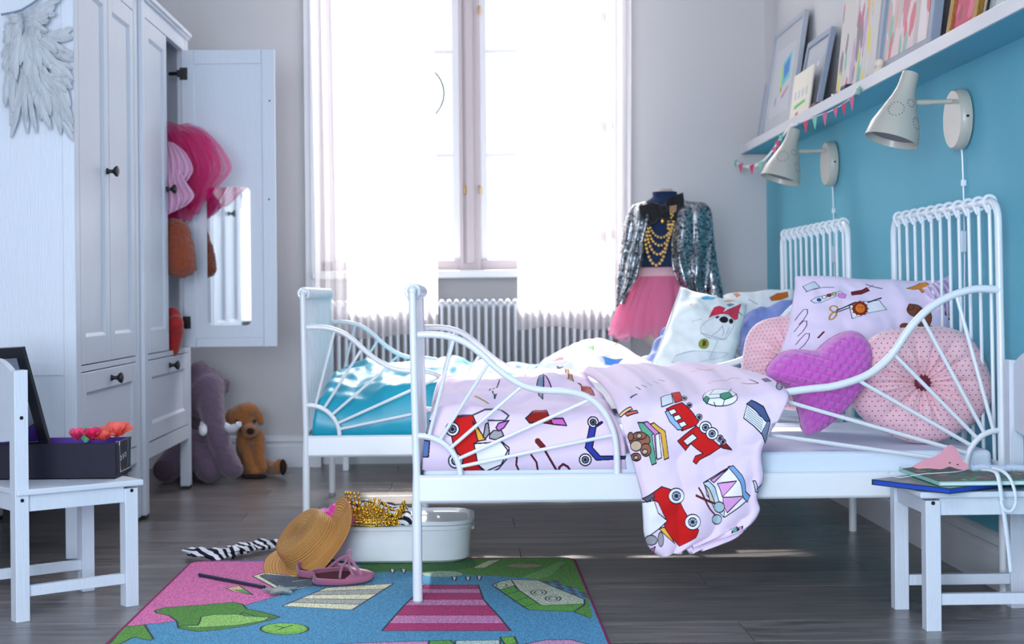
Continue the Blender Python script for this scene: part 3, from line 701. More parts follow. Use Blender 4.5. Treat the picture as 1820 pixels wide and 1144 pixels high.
# ------------------------------------------------------------------ duvets
PINK = (236, 216, 240)
ZT = .435
def slab(name, m, X0, X1, Y0, Y1, z0, zf, org, nx, ny, uvf, r=.05, wr=.008):
    """puffed quilt with rolled edges; zf gives the top height"""
    g = G(); top = []; 
    def sq(u): return u
    def f(u, v):
        # border rings roll down to z0
        e = .06; x = X0+(X1-X0)*u; y = Y0+(Y1-Y0)*v
        dx = min(u*(X1-X0), (1-u)*(X1-X0)); dy = min(v*(Y1-Y0), (1-v)*(Y1-Y0)); d = min(dx, dy)
        h = 1 if d > r else (1-(1-d/r)**2)**.5
        zt_ = zf(x, y)+wr*fbm(x*7, y*7, 3)*2
        return Vector((x, y, z0+(zt_-z0)*h))
    us = [(.5-.5*math.cos(PI*i/nx))*.35+.65*i/nx for i in range(nx+1)]; vs_ = [(.5-.5*math.cos(PI*i/ny))*.35+.65*i/ny for i in range(ny+1)]
    vv = [f(u, v) for v in vs_ for u in us]
    g.add(vv, [(j*(nx+1)+i, j*(nx+1)+i+1, (j+1)*(nx+1)+i+1, (j+1)*(nx+1)+i) for j in range(ny) for i in range(nx)], [uvf(p) for p in vv])
    b = [0, nx, (nx+1)*(ny+1)-1, ny*(nx+1)]
    edge = list(range(0, nx+1))+[j*(nx+1)+nx for j in range(1, ny+1)]+list(range((ny)*(nx+1)+nx-1, ny*(nx+1)-1, -1))+[j*(nx+1) for j in range(ny-1, 0, -1)]
    g.f.append(tuple(edge[::-1]))
    return g.build(name, m, None, org)
S1 = 1400/1.0          # pixels per metre on the print
DU0, DV0 = -.12, .27   # canvas origin of the near duvet base
cvA = Canvas(1100, 900, PINK)
def uA(X, v): return ((X-DU0)*1300, 900-(v-DV0)*1300)
def wA(p):             # developed coordinate: up the side, then back over the top
    v = p.z if p.y < D1+.075 else ZT+(p.y-D1-.075)
    return ((p.x-DU0)*1300/1100, (v-DV0)*1300/900)
def pxA(px, py):       # photograph position -> developed coordinate
    q = P(px, py, D1+.03)
    if q.z < ZT-.01: return uA(q.x, q.z)
    q = PZ(px, py, ZT); return uA(q.x, max(q.z, ZT+(q.y-D1-.075)))
def C5(x, y): return pxA(720+x/4.333, 640+y/4.333)
def sh(cv, f, pts, c, line=INK, lw=3): cv.poly([f(*p) for p in pts], c, line, lw)
def ln(cv, f, pts, c=INK, lw=3): cv.line([f(*p) for p in pts], c, lw)
def cir(cv, f, cx, cy, r, c, line=INK, lw=3, ry=None): sh(cv, f, ring(cx, cy, r, ry), c, line, lw)
RED = (205, 22, 22)
def wheel(cv, f, x, y, r): cir(cv, f, x, y, r, (240, 240, 245)); cir(cv, f, x, y, r*.55, (170, 190, 220)); cir(cv, f, x, y, r*.18, (60, 60, 90)); [ln(cv, f, [(x, y), (x+r*.5*math.cos(a), y+r*.5*math.sin(a))], INK, 1.5) for a in [k*PI/4 for k in range(8)]]
f = C5; c = cvA
sh(c, f, [(385, 440), (520, 425), (545, 480), (600, 600), (530, 640), (560, 800), (620, 870), (470, 870), (370, 640), (355, 560)], RED)
wheel(c, f, 365, 530, 52); wheel(c, f, 390, 770, 55)
sh(c, f, [(520, 470), (560, 520), (620, 610), (560, 620), (545, 560)], (240, 180, 60))
ln(c, f, [(385, 430), (520, 425), (620, 405), (740, 400), (800, 430), (770, 465), (640, 465)], (70, 70, 90), 4)
sh(c, f, [(650, 570), (680, 540), (740, 540), (760, 580), (700, 610), (650, 600)], (165, 160, 165)); sh(c, f, [(700, 520), (720, 485), (800, 465), (760, 520), (720, 545)], (200, 120, 200))
sh(c, f, [(620, 490), (640, 480), (650, 560), (620, 600), (600, 590)], (160, 155, 160))
sh(c, f, [(530, 640), (740, 625), (790, 690), (740, 800), (620, 850), (560, 800)], (250, 250, 252)); ln(c, f, [(740, 620), (800, 670), (795, 740), (720, 830), (640, 865)], INK, 3)
sh(c, f, [(930, 450), (1030, 405), (1110, 405), (1120, 460), (1180, 500), (1040, 480), (960, 485)], (150, 25, 20)); sh(c, f, [(1120, 455), (1220, 452), (1245, 505), (1140, 495)], (225, 110, 205))
sh(c, f, [(1425, 500), (1470, 515), (1440, 670), (1500, 735), (1740, 735), (1740, 752), (1470, 765), (1385, 670)], (45, 60, 165)); wheel(c, f, 1450, 478, 40); wheel(c, f, 1385, 762, 45)
ln(c, f, [(1475, 505), (1515, 480)], (30, 30, 70), 8)
ln(c, f, [(1020, 620), (1060, 665)], (110, 30, 30), 16); ln(c, f, [(1060, 665), (1180, 870), (1185, 820), (1215, 795), (1250, 815), (1285, 870)], (80, 20, 40), 6)
ln(c, f, [(860, 740), (855, 800), (885, 870)], (80, 20, 40), 5); ln(c, f, [(970, 725), (1010, 780), (1025, 870)], (80, 20, 40), 5)
sh(c, f, [(60, 480), (150, 450), (200, 470), (190, 560), (120, 570), (50, 560)], (120, 125, 140)); sh(c, f, [(60, 600), (190, 620), (180, 740), (70, 745)], (90, 120, 175)); sh(c, f, [(60, 870), (140, 845), (240, 880)], (150, 175, 220))
sh(c, f, [(1015, 300), (1070, 275), (1060, 350), (1030, 345)], (120, 140, 175)); sh(c, f, [(1070, 290), (1200, 320), (1190, 345), (1065, 340)], (215, 180, 225)); cir(c, f, 1275, 270, 22, (180, 110, 60))
ln(c, f, [(120, 310), (200, 325), (235, 310), (190, 300)], (150, 80, 50), 5); ln(c, f, [(280, 310), (380, 300)], (190, 120, 60), 6); ln(c, f, [(500, 235), (560, 242), (700, 232), (840, 235)], (60, 40, 110), 5)
ln(c, f, [(650, 300), (700, 285), (730, 275)], (60, 60, 70), 4); ln(c, f, [(655, 305), (690, 345), (720, 335)], (60, 60, 70), 4); ln(c, f, [(540, 345), (640, 350)], (170, 130, 60), 5)
ln(c, f, [(190, 210), (195, 195), (260, 170)], (90, 60, 70), 3); ln(c, f, [(300, 200), (350, 190), (365, 215)], (170, 110, 80), 4)
sh(c, f, [(1330, 280), (1420, 300), (1460, 330), (1380, 330)], (170, 40, 40)); ln(c, f, [(900, 230), (960, 270)], (60, 60, 80), 4)
duvm = print_mat('pink_toy_print_cotton', cvA, .8, .25, 26)
zf = lambda x, y: ZT+.05*(y-D1)/W+.022*math.sin(x*9+y*4)*fbm(x*3, y*3, 1)+.03*max(0, 1-abs(x-.02)/.3)*0
slab('duvet', duvm, FX+.012, .36, D1+.018, D1+W-.02, .30, zf, (0, D1+.4, .335), 150, 130, wA, .045, .011)
dv = bpy.data.objects['duvet']; tag(dv, 'pink toy printed duvet on the nearer bed', 'duvet')
# the part that hangs over the side
ZB = .478; DF = 3.365
rowsB = [((1035, 655), (1255, 638), 4.08), ((1058, 668), (1300, 646), 3.8), ((1076, 684), (1352, 657), 3.6), ((1088, 700), (1388, 672), 3.46), ((1096, 722), (1402, 694), 3.385),
         ((1106, 758), (1388, 735), 3.368), ((1118, 800), (1368, 775), 3.362), ((1130, 840), (1354, 806), 3.362), ((1140, 880), (1358, 848), 3.362), ((1143, 920), (1346, 882), 3.362), ((1145, 950), (1350, 908), 3.365), ((1155, 975), (1325, 938), 3.368), ((1174, 990), (1250, 966), 3.372)]
rw = [(P(*a, D), P(*b, D)) for a, b, D in rowsB]
Lp = smooth_path([a for a, b in rw], 8); Rp = smooth_path([b for a, b in rw], 8); NN = len(Lp)-1
def flap(u, v):
    t = v*NN; i = min(int(t), NN-1); l = Lp[i].lerp(Lp[i+1], t-i); r_ = Rp[i].lerp(Rp[i+1], t-i)
    p = l.lerp(r_, u); hang = max(0, min(1, (v-.25)*5)); e = min(u, 1-u)
    n_ = .011*math.sin(u*11+1+2*v)*hang*(.4+v)*.7+.006*fbm(p.x*9, p.z*9, 5)*2
    roll = .016*(1-min(1, e/.06))**2
    if hang >= 1: p = p+Vector((0, -abs(n_)*.9-.003+roll*.7, 0))
    else: p = p+Vector((0, 0, n_*(1-hang)*1.6-roll*(1-hang)))+Vector((0, -abs(n_)*hang*.9-.003*hang, 0))
    return p
GB = [[flap(i/90, j/150) for i in range(91)] for j in range(151)]
def toPx(p):
    u, v = p.x*FPX/p.y, (CAMH-p.z)*FPX/p.y
    return (CX+u*cr+v*sr, CY+v*cr-u*sr)
GP = np.array([[toPx(p) for p in r_] for r_ in GB])
arc = [0]
for j in range(150): arc.append(arc[-1]+(GB[j+1][45]-GB[j][45]).length)
SC2 = 1500; FWm = .50; FW, FH = int(FWm*SC2), int(arc[-1]*SC2)
cvB = Canvas(FW, FH, PINK)
def pxB(px, py):
    d = (GP[:, :, 0]-px)**2+(GP[:, :, 1]-py)**2; j, i = np.unravel_index(np.argmin(d), d.shape)
    i0, j0 = min(max(i, 1), 89), min(max(j, 1), 149)
    A = np.column_stack([(GP[j0, i0+1]-GP[j0, i0-1])/2, (GP[j0+1, i0]-GP[j0-1, i0])/2])
    try: du, dv_ = np.linalg.solve(A, np.array([px, py])-GP[j0, i0])
    except Exception: du = dv_ = 0
    if abs(np.linalg.det(A)) < .05: du = dv_ = 0
    du, dv_ = float(np.clip(du, -14, 14)), float(np.clip(dv_, -14, 14)); t = j0+dv_
    return ((i0+du)/90*FW, float(np.interp(t, range(151), arc))*SC2)
def C6(x, y): return pxB(1080+x/3.178, 640+y/3.178)
f = C6; c = cvB
# train
sh(c, f, [(300, 210), (360, 190), (370, 240), (305, 262)], (225, 232, 245)); sh(c, f, [(360, 185), (405, 178), (425, 225), (380, 240)], RED)
sh(c, f, [(330, 275), (420, 238), (515, 345), (500, 365), (420, 398), (370, 350)], RED); sh(c, f, [(325, 290), (345, 280), (425, 390), (395, 392), (350, 345)], (150, 185, 225))
for q in ((358, 292), (385, 325), (415, 362)): sh(c, f, [(q[0]-15, q[1]-8), (q[0]+18, q[1]-20), (q[0]+34, q[1]+2), (q[0], q[1]+18)], (240, 240, 245))
sh(c, f, [(395, 455), (500, 370), (560, 420), (640, 490), (580, 530), (520, 560), (500, 585), (482, 570), (495, 540), (540, 525), (505, 500), (470, 470), (440, 508)], RED); sh(c, f, [(425, 455), (480, 412), (508, 438), (450, 480)], (238, 238, 245))
sh(c, f, [(630, 480), (665, 465), (702, 505), (650, 495)], (150, 20, 20))
for (x, y, r) in ((433, 213, 14), (462, 253, 14), (517, 320, 17), (553, 378, 34), (590, 413, 34), (635, 440, 18), (652, 460, 16)): wheel(c, f, x, y, r)
# football
cir(c, f, 635, 210, 98, (240, 244, 246), ry=48); sh(c, f, [(635, 190), (685, 178), (705, 205), (660, 222), (636, 210)], (70, 150, 120)); sh(c, f, [(540, 225), (555, 200), (575, 215), (560, 245)], (70, 150, 120))
for a, b in (((575, 195), (635, 190)), ((705, 205), (730, 190)), ((660, 222), (650, 255)), ((575, 215), (636, 210)), ((600, 165), (575, 195)), ((685, 178), (700, 160)), ((600, 235), (610, 262))): ln(c, f, [a, b], INK, 2.5)
# open book
sh(c, f, [(790, 240), (850, 265), (905, 340), (870, 415), (768, 325)], (236, 240, 248)); sh(c, f, [(812, 224), (880, 260), (918, 340), (895, 345), (840, 285), (785, 245)], (70, 90, 140)); sh(c, f, [(905, 340), (918, 345), (890, 470), (870, 410)], (120, 135, 165))
for k in range(6): ln(c, f, [(790-k*2, 262+k*12), (880-k*2, 328+k*13)], (110, 120, 150), 1.6)
# bear with books
sh(c, f, [(170, 350), (195, 350), (275, 400), (250, 420), (275, 580), (250, 590), (200, 420)], (95, 165, 140)); sh(c, f, [(200, 350), (225, 345), (285, 395), (300, 550), (275, 555), (262, 415)], (205, 130, 205)); sh(c, f, [(240, 360), (262, 352), (325, 400), (345, 550), (320, 560), (300, 415)], (225, 175, 70))
sh(c, f, [(270, 420), (290, 410), (305, 548), (280, 560)], (235, 235, 240)); 
for (x, y, rx_, ry_) in ((180, 450, 60, 42), (180, 425, 38, 22), (215, 505, 30, 36), (160, 545, 28, 22), (130, 430, 16, 24)): sh(c, f, ring(x, y, rx_, ry_), (150, 95, 70))
cir(c, f, 160, 482, 32, (200, 175, 150), ry=30); cir(c, f, 210, 515, 15, (200, 175, 150)); cir(c, f, 178, 425, 14, (200, 175, 150)); cir(c, f, 160, 548, 12, (200, 175, 150))
# scooter end and drum
ln(c, f, [(0, 545), (130, 540)], (45, 55, 150), 10)
sh(c, f, [(540, 690), (690, 600), (790, 790), (660, 885), (600, 830)], (245, 240, 248)); sh(c, f, [(580, 675), (680, 612), (600, 690)], (225, 160, 220)); sh(c, f, [(620, 695), (728, 680), (648, 770)], (225, 160, 220)); sh(c, f, [(652, 772), (775, 765), (675, 860)], (225, 160, 220))
sh(c, f, [(540, 690), (570, 680), (605, 715), (660, 850), (655, 885), (620, 850), (600, 800), (560, 760)], (195, 215, 235)); sh(c, f, [(680, 600), (710, 594), (760, 650), (780, 740), (805, 765), (790, 800), (765, 770), (750, 690)], (120, 165, 215)); sh(c, f, [(545, 700), (570, 720), (610, 810), (580, 800)], (220, 210, 185))
ln(c, f, [(515, 720), (605, 870)], (90, 40, 40), 7); ln(c, f, [(500, 762), (600, 806)], (90, 40, 40), 7); cir(c, f, 630, 828, 30, (170, 195, 205)); cir(c, f, 617, 897, 27, (170, 195, 205))
# fire engine
sh(c, f, [(228, 765), (305, 712), (360, 730), (390, 760), (460, 890), (515, 960), (500, 1000), (405, 1050), (340, 985), (320, 930), (335, 905), (285, 800), (265, 790)], RED)
sh(c, f, [(190, 800), (262, 790), (285, 860), (338, 905), (290, 950), (195, 1010)], (240, 240, 248)); sh(c, f, [(195, 780), (260, 745), (265, 770), (225, 800)], (90, 95, 110))
sh(c, f, [(290, 950), (320, 940), (380, 1035), (330, 990)], (240, 185, 70)); wheel(c, f, 388, 765, 44); wheel(c, f, 480, 912, 44)
for (x, y, rx_, ry_) in ((245, 1015, 35, 28), (300, 1010, 16, 42)): sh(c, f, ring(x, y, rx_, ry_), (160, 158, 165))
sh(c, f, [(235, 1070), (270, 1050), (265, 1100)], (215, 130, 205))
sh(c, f, [(700, 950), (730, 940), (735, 965), (705, 975)], (95, 165, 150)); sh(c, f, [(738, 945), (762, 935), (762, 952), (742, 960)], (215, 150, 210)); sh(c, f, [(820, 680), (835, 680), (850, 745), (835, 740)], (200, 210, 235)); ln(c, f, [(845, 725), (885, 685)], (45, 55, 150), 8)
# far, foreshortened marks
ln(c, f, [(470, 65), (540, 55), (620, 65)], (225, 130, 110), 6); ln(c, f, [(500, 45), (560, 60), (600, 48)], (225, 130, 110), 5); ln(c, f, [(570, 130), (640, 115), (700, 100), (745, 103)], (190, 140, 80), 5); ln(c, f, [(760, 128), (850, 130)], (150, 110, 40), 5); ln(c, f, [(800, 108), (850, 128)], (60, 40, 40), 4)
for k in range(5): ln(c, f, [(160+k*32, 150-k*10), (185+k*34, 165-k*12)], (60, 40, 90), 4)
ln(c, f, [(130, 210), (165, 190)], (60, 70, 120), 7); sh(c, f, [(95, 300), (165, 282), (172, 295), (110, 315)], (225, 100, 90)); sh(c, f, [(60, 310), (130, 262), (140, 275), (75, 320)], (235, 195, 130))
cir(c, f, 970, 148, 18, (150, 150, 190)); sh(c, f, [(870, 105), (900, 100), (925, 118), (890, 122)], (120, 90, 150))
flapm = print_mat('pink_toy_print_cotton_flap', cvB, .8, .25, 26)
g = G(); g.grid(flap, 90, 150)
g.u = [(i/90, 1-arc[j]/arc[-1]) for j in range(151) for i in range(91)]
o = g.build('hanging_corner', flapm, dv, (0, D1+.4, .335)); s = o.modifiers.new('t', 'SOLIDIFY'); s.thickness = .014; s.offset = -1
bpy.context.view_layer.update()
# far bed: turquoise sheet bunched at the foot, white printed duvet over it
zf2 = lambda x, y: .415+.04*(y-D2)/Wf+.03*fbm(x*4, y*4, 2)+.035*math.exp(-((x-F2-.35)/.25)**2)*.6
o = slab('satin_duvet', teal, F2+.014, F2+.80, D2+.013, D2+Wf-.02, .262, zf2, (F2+.35, D2+.4, .335), 110, 90, lambda p: (0, 0), .05, .016)
tag(o, 'shiny turquoise duvet rumpled over the foot of the farther bed', 'duvet')

X0c, Y0c = 0, 0
bump = lambda x, y: .435+.11*math.exp(-((x-.42)/.17)**2-((y-4.98)/.34)**2)+.02*fbm(x*5, y*5, 7)
XA, XB_ = P(948, 640, 4.7).x, P(1215, 640, 4.7).x
o = slab('duvet', sheetm, XA, XB_, D2+.03, D2+Wf-.05, .36, bump, ((XA+XB_)/2, 4.8, .40), 100, 100, lambda p: ((p.x-XA)/(XB_-XA), (p.y-D2)/Wf), .06, .012)

wv_ = [o.matrix_world @ v.co for v in o.data.vertices] if False else [v.co+Vector(((XA+XB_)/2, 4.8, .40)) for v in o.data.vertices]
VP_ = np.array([toPx(p) for p in wv_]); VW_ = np.array([tuple(p) for p in wv_])
cvC = Canvas(800, 900, (242, 243, 244))
def C7(x, y):
    px, py = 940+x/6.067, 580+y/6.067; d = (VP_[:, 0]-px)**2+(VP_[:, 1]-py)**2
    near = np.where(d < max(d.min()*1.5, 9))[0]; k_ = near[np.argmin(VW_[near, 1])]; k_ = near[np.argmin(d[near]+6*(VW_[near, 1]-VW_[k_, 1]))]
    return ((VW_[k_, 0]-XA)/(XB_-XA)*800, 900-(VW_[k_, 1]-D2)/Wf*900)
f = C7; c = cvC
sh(c, f, [(530, 230), (620, 200), (700, 205), (695, 265), (540, 245)], (90, 185, 90)); sh(c, f, [(800, 325), (1020, 350), (980, 395), (830, 425)], (20, 130, 225), (20, 70, 150)); sh(c, f, [(690, 350), (790, 330), (830, 380), (800, 440), (700, 430)], (200, 208, 222), (150, 160, 180))
sh(c, f, [(250, 365), (370, 340), (370, 355), (260, 380)], (240, 160, 180), None); sh(c, f, [(300, 430), (370, 435), (350, 455), (310, 450)], (80, 90, 100)); sh(c, f, [(930, 200), (980, 190), (1020, 205), (960, 212)], (210, 190, 60)); sh(c, f, [(1060, 430), (1140, 425), (1190, 470), (1160, 500)], (200, 110, 40))
sh(c, f, [(1200, 500), (1230, 460), (1350, 465), (1300, 495)], (60, 190, 170)); sh(c, f, [(790, 570), (900, 565), (990, 585), (880, 600)], (240, 200, 130), None); sh(c, f, [(930, 545), (1010, 510), (1040, 545)], (110, 150, 165)); sh(c, f, [(990, 140), (1060, 125), (1150, 200), (1150, 260), (1080, 190)], (110, 160, 175))
o.data.materials[0] = print_mat('white_toy_print_cotton', cvC, .8, .25, 26)
tag(o, 'white duvet with coloured toy prints heaped on the farther bed', 'duvet')
# ------------------------------------------------------------------ pillows
def pillow(name, m, q, th, label, cat='pillow', puff=.35, n=44, wr=.006, seed=0, crumple=None, pinch=.06, group=None):
    """q: four corners TL TR BR BL (world); th: full thickness"""
    TL, TR, BR, BL = q; nrm = ((TR-TL).cross(BL-TL)).normalized()
    if nrm.y > 0: nrm = -nrm
    cen = (TL+TR+BR+BL)/4
    g = G()
    def base(u, v):
        a, b = u*2-1, v*2-1
        # sides bow in between the corners
        a2 = a*(1-pinch*(1-b*b)*1.0*abs(a)**3); b2 = b*(1-pinch*(1-a*a)*abs(b)**3)
        U, V = (a2+1)/2, (b2+1)/2
        return (TL.lerp(TR, U)).lerp(BL.lerp(BR, U), V), a, b
    for sgn in (1, -1):
        def fn(u, v):
            p, a, b = base(u, v)
            h = ((1-abs(a)**2.6)*(1-abs(b)**2.6)); h = max(0, h)**puff
            w_ = wr*2*fbm(p.x*11, p.z*11, seed)*(h**.5)+wr*.8*math.sin((a*b)*9+seed)*(1-h)
            if crumple: w_ += crumple(u, v)
            return p+nrm*(sgn*th/2*h+w_)
        g.grid(fn, n, n, lambda u, v: (u, 1-v))
    org = Vector((cen.x, cen.y, min(TL.z, TR.z, BR.z, BL.z)))
    bmv = g.build(name, m, None, org)
    md = bmv.modifiers.new('w', 'WELD'); md.merge_threshold = .0004
    return tag(bmv, label, cat, group)
def invq(q, px, py, S=600, D=None):
    """photo position -> canvas position on the pillow quad given by photo corners"""
    (x0, y0), (x1, y1), (x2, y2), (x3, y3) = q; u = v = .5
    for _ in range(12):
        X = (1-v)*((1-u)*x0+u*x1)+v*((1-u)*x3+u*x2)-px; Y = (1-v)*((1-u)*y0+u*y1)+v*((1-u)*y3+u*y2)-py
        a = (1-v)*(x1-x0)+v*(x2-x3); b = (1-u)*(x3-x0)+u*(x2-x1); c_ = (1-v)*(y1-y0)+v*(y2-y3); d = (1-u)*(y3-y0)+u*(y2-y1)
        D_ = a*d-b*c_; u -= (d*X-b*Y)/D_; v -= (a*Y-c_*X)/D_
    return (u*S, v*S)
# near printed pillow
qp = [(1414, 489), (1702, 500), (1702, 690), (1366, 680)]
cvD = Canvas(900, 900, (234, 218, 242))
def C2(x, y): return invq(qp, 1360+x/3.813, 320+y/3.813, 900)
f = C2; c = cvD
sh(c, f, [(220, 745), (300, 715), (330, 760), (240, 790)], (205, 215, 230)); ln(c, f, [(230, 790), (340, 765), (420, 768)], INK, 4)
sh(c, f, [(255, 860), (290, 840), (460, 800), (480, 815), (320, 880), (280, 880)], (220, 225, 235)); [cir(c, f, x, y, 14, cc, ry=12) for x, y, cc in ((312, 858, (50, 80, 170)), (350, 838, (240, 240, 240)), (382, 828, (130, 50, 60)), (415, 820, (215, 185, 110)))]
sh(c, f, [(440, 815), (500, 820), (490, 850), (450, 845)], (220, 140, 215), (180, 100, 180)); sh(c, f, [(535, 800), (610, 785), (640, 765), (660, 790), (600, 820), (540, 825)], (120, 25, 35))
sh(c, f, [(515, 905), (570, 880), (720, 865), (760, 935), (640, 960), (525, 1000)], (236, 238, 246)); ln(c, f, [(640, 880), (730, 848)], (30, 30, 60), 10)
cir(c, f, 582, 928, 50, (130, 40, 20), None); cir(c, f, 582, 928, 34, (225, 120, 40), (120, 50, 20)); cir(c, f, 572, 920, 4, (90, 40, 20), None); cir(c, f, 594, 920, 4, (90, 40, 20), None)
for k in range(12): t = k*PI/6; sh(c, f, [(582+46*math.cos(t-.2), 928+46*math.sin(t-.2)), (582+60*math.cos(t), 928+60*math.sin(t)), (582+46*math.cos(t+.2), 928+46*math.sin(t+.2))], (130, 40, 20), None)
ln(c, f, ring(410, 925, 28, 22)+[(438, 925)], (195, 140, 60), 9); ln(c, f, ring(400, 975, 34, 16, -.8)+[(424, 951)], (195, 140, 60), 9); ln(c, f, [(430, 935), (545, 885)], (40, 40, 60), 9); ln(c, f, [(425, 950), (520, 915)], (40, 40, 60), 7)
for (x, y) in ((190, 960), (185, 1040), (200, 1130)): ln(c, f, [(x-45, y+20), (x-20, y-10), (x+15, y-45), (x+40, y-42), (x+38, y-10), (x+10, y+30), (x-20, y+55)], (70, 30, 70), 4)
ln(c, f, [(300, 1120), (335, 1085)], (90, 20, 30), 10)
sh(c, f, [(905, 775), (980, 745), (1010, 720), (1050, 720), (1070, 765), (1100, 795), (1060, 780), (1010, 810), (990, 780), (950, 785)], (220, 140, 50)); 
for (x, y, a, b) in ((950, 940, 60, 42), (918, 920, 20, 22), (1010, 990, 60, 70), (880, 1045, 30, 18), (1060, 1080, 40, 40)): sh(c, f, ring(x, y, a, b), (125, 70, 50), (60, 25, 20), 3)
sh(c, f, [(1170, 690), (1190, 680), (1195, 760), (1180, 780)], (150, 130, 190)); sh(c, f, [(1200, 850), (1300, 850), (1310, 960), (1180, 960)], (170, 30, 25)); sh(c, f, [(1210, 990), (1230, 950), (1260, 985)], (40, 50, 110))
ln(c, f, [(640, 740), (740, 775)], (50, 40, 60), 7); ln(c, f, [(690, 740), (600, 810)], (130, 60, 60), 3)
pm1 = print_mat('lilac_toy_print_cotton', cvD, .8, .25, 26)
crum = lambda u, v: (.012*math.sin(u*60+v*6)*max(0, (u-.82)/.18)*max(0, 1-v*2.2))
pq = [P(*qp[0], 3.93), P(*qp[1], 4.0), P(*qp[2], 3.88), P(*qp[3], 3.80)]
pillow('pillow', pm1, pq, .11, 'lilac pillow printed with scissors and sun propped against the nearer headboard', seed=2, crumple=crum, n=60)
# ruffled open end of the pillowcase
lil = mat('lilac_cotton', srgb(226, 206, 234), .8, bump=.3, bscale=30)
po = bpy.data.objects['pillow']
bpy.context.view_layer.update()
cloth_rows('ruffled_end', lil, [pr(1640, 512, 1692, 488, 3.90), pr(1652, 528, 1703, 504, 3.91), pr(1664, 550, 1704, 540, 3.92), pr(1660, 580, 1704, 575, 3.93)], 60, 14, (.016, 6), .004, parent=po, org=po.location.copy(), seed=4)
# dog print pillow on the far bed
qd = [(1208, 510), (1330, 540), (1300, 664), (1146, 668)]
cvE = Canvas(700, 700, (238, 246, 246))
def C8(x, y): return invq(qd, 1180+x/5.72, 480+y/5.72, 700)
f = C8; c = cvE
sh(c, f, [(20, 1000), (300, 1000), (400, 975), (560, 940), (600, 900), (400, 900), (200, 890), (60, 930)], (226, 234, 240), (150, 185, 190), 3)
sh(c, f, [(290, 660), (350, 600), (460, 540), (600, 540), (660, 580), (640, 650), (560, 770), (480, 780), (360, 760), (295, 710)], (240, 243, 247), (150, 165, 180), 4); ln(c, f, [(410, 740), (480, 690), (520, 640), (540, 700), (520, 740)], (120, 140, 160), 4); ln(c, f, [(300, 720), (400, 745), (540, 775), (600, 650)], (130, 150, 170), 4)
sh(c, f, [(375, 565), (440, 450), (490, 435), (550, 460), (510, 520), (430, 535)], (215, 50, 80), (150, 30, 60), 3); sh(c, f, [(500, 520), (600, 460), (740, 385), (700, 490), (690, 560), (650, 575), (590, 530)], (220, 60, 90), (150, 30, 60), 3)
sh(c, f, ring(532, 580, 46, 30), (25, 28, 32)); sh(c, f, ring(612, 590, 24, 24), (25, 28, 32)); sh(c, f, ring(468, 553, 18, 10, -.4), (25, 28, 32))
sh(c, f, [(575, 410), (620, 390), (660, 400), (600, 430)], (110, 160, 170)); ln(c, f, [(695, 480), (750, 510)], (50, 70, 80), 8)
cir(c, f, 328, 825, 50, (150, 165, 60), (70, 80, 40)); sh(c, f, [(320, 790), (350, 800), (345, 840), (315, 850)], (110, 60, 40))
sh(c, f, [(320, 330), (400, 295), (490, 310), (450, 350), (340, 355)], (80, 185, 225), None); sh(c, f, [(540, 370), (620, 320), (700, 335), (600, 375)], (240, 190, 150), None); sh(c, f, [(180, 430), (220, 395), (210, 430)], (240, 170, 190), None)
ln(c, f, [(210, 600), (300, 580)], (170, 190, 195), 4); ln(c, f, [(60, 930), (150, 900), (240, 890)], (130, 150, 160), 4); ln(c, f, [(400, 960), (470, 790)], (150, 175, 185), 4)
pillow('pillow', print_mat('white_puppy_print_cotton', cvE, .8, .25, 26), [P(*qd[0], 4.86), P(*qd[1], 4.90), P(*qd[2], 4.74), P(*qd[3], 4.70)], .12, 'white pillow printed with a puppy in a red bow on the farther bed', seed=6, n=50, puff=.4)
cvF = Canvas(500, 500, (240, 242, 244)); qw = [(1285, 524), (1412, 516), (1412, 610), (1280, 620)]
f = lambda x, y: invq(qw, x, y, 500); c = cvF
sh(c, f, [(1362, 542), (1378, 530), (1396, 526), (1398, 536), (1380, 545), (1365, 548)], (215, 110, 30), (120, 60, 30)); sh(c, f, [(1298, 530), (1306, 528), (1312, 536), (1304, 540)], (230, 150, 110), None); ln(c, f, [(1325, 545), (1340, 555)], (120, 130, 120), 4)
pillow('pillow', print_mat('white_print_cotton', cvF, .8), [P(*qw[0], 5.16), P(*qw[1], 5.18), P(*qw[2], 5.08), P(*qw[3], 5.06)], .11, 'white pillow with an orange print at the head of the farther bed', seed=8)
blu = mat('periwinkle_cotton', srgb(136, 152, 214), .8, bump=.4, bscale=20, nscale=6, namt=.15)
pillow('pillow', blu, [P(1312, 562, 5.02), P(1425, 528, 5.04), P(1430, 650, 4.93), P(1312, 655, 4.90)], .10, 'periwinkle blue pillow between the puppy pillow and the pink dotted cushion', seed=11, wr=.014)
pillow('pillow', blu, [P(1178, 586, 5.12), P(1270, 566, 5.12), P(1270, 660, 5.0), P(1136, 660, 4.98)], .09, 'periwinkle blue pillow showing to the left of the puppy pillow', seed=13, wr=.014)
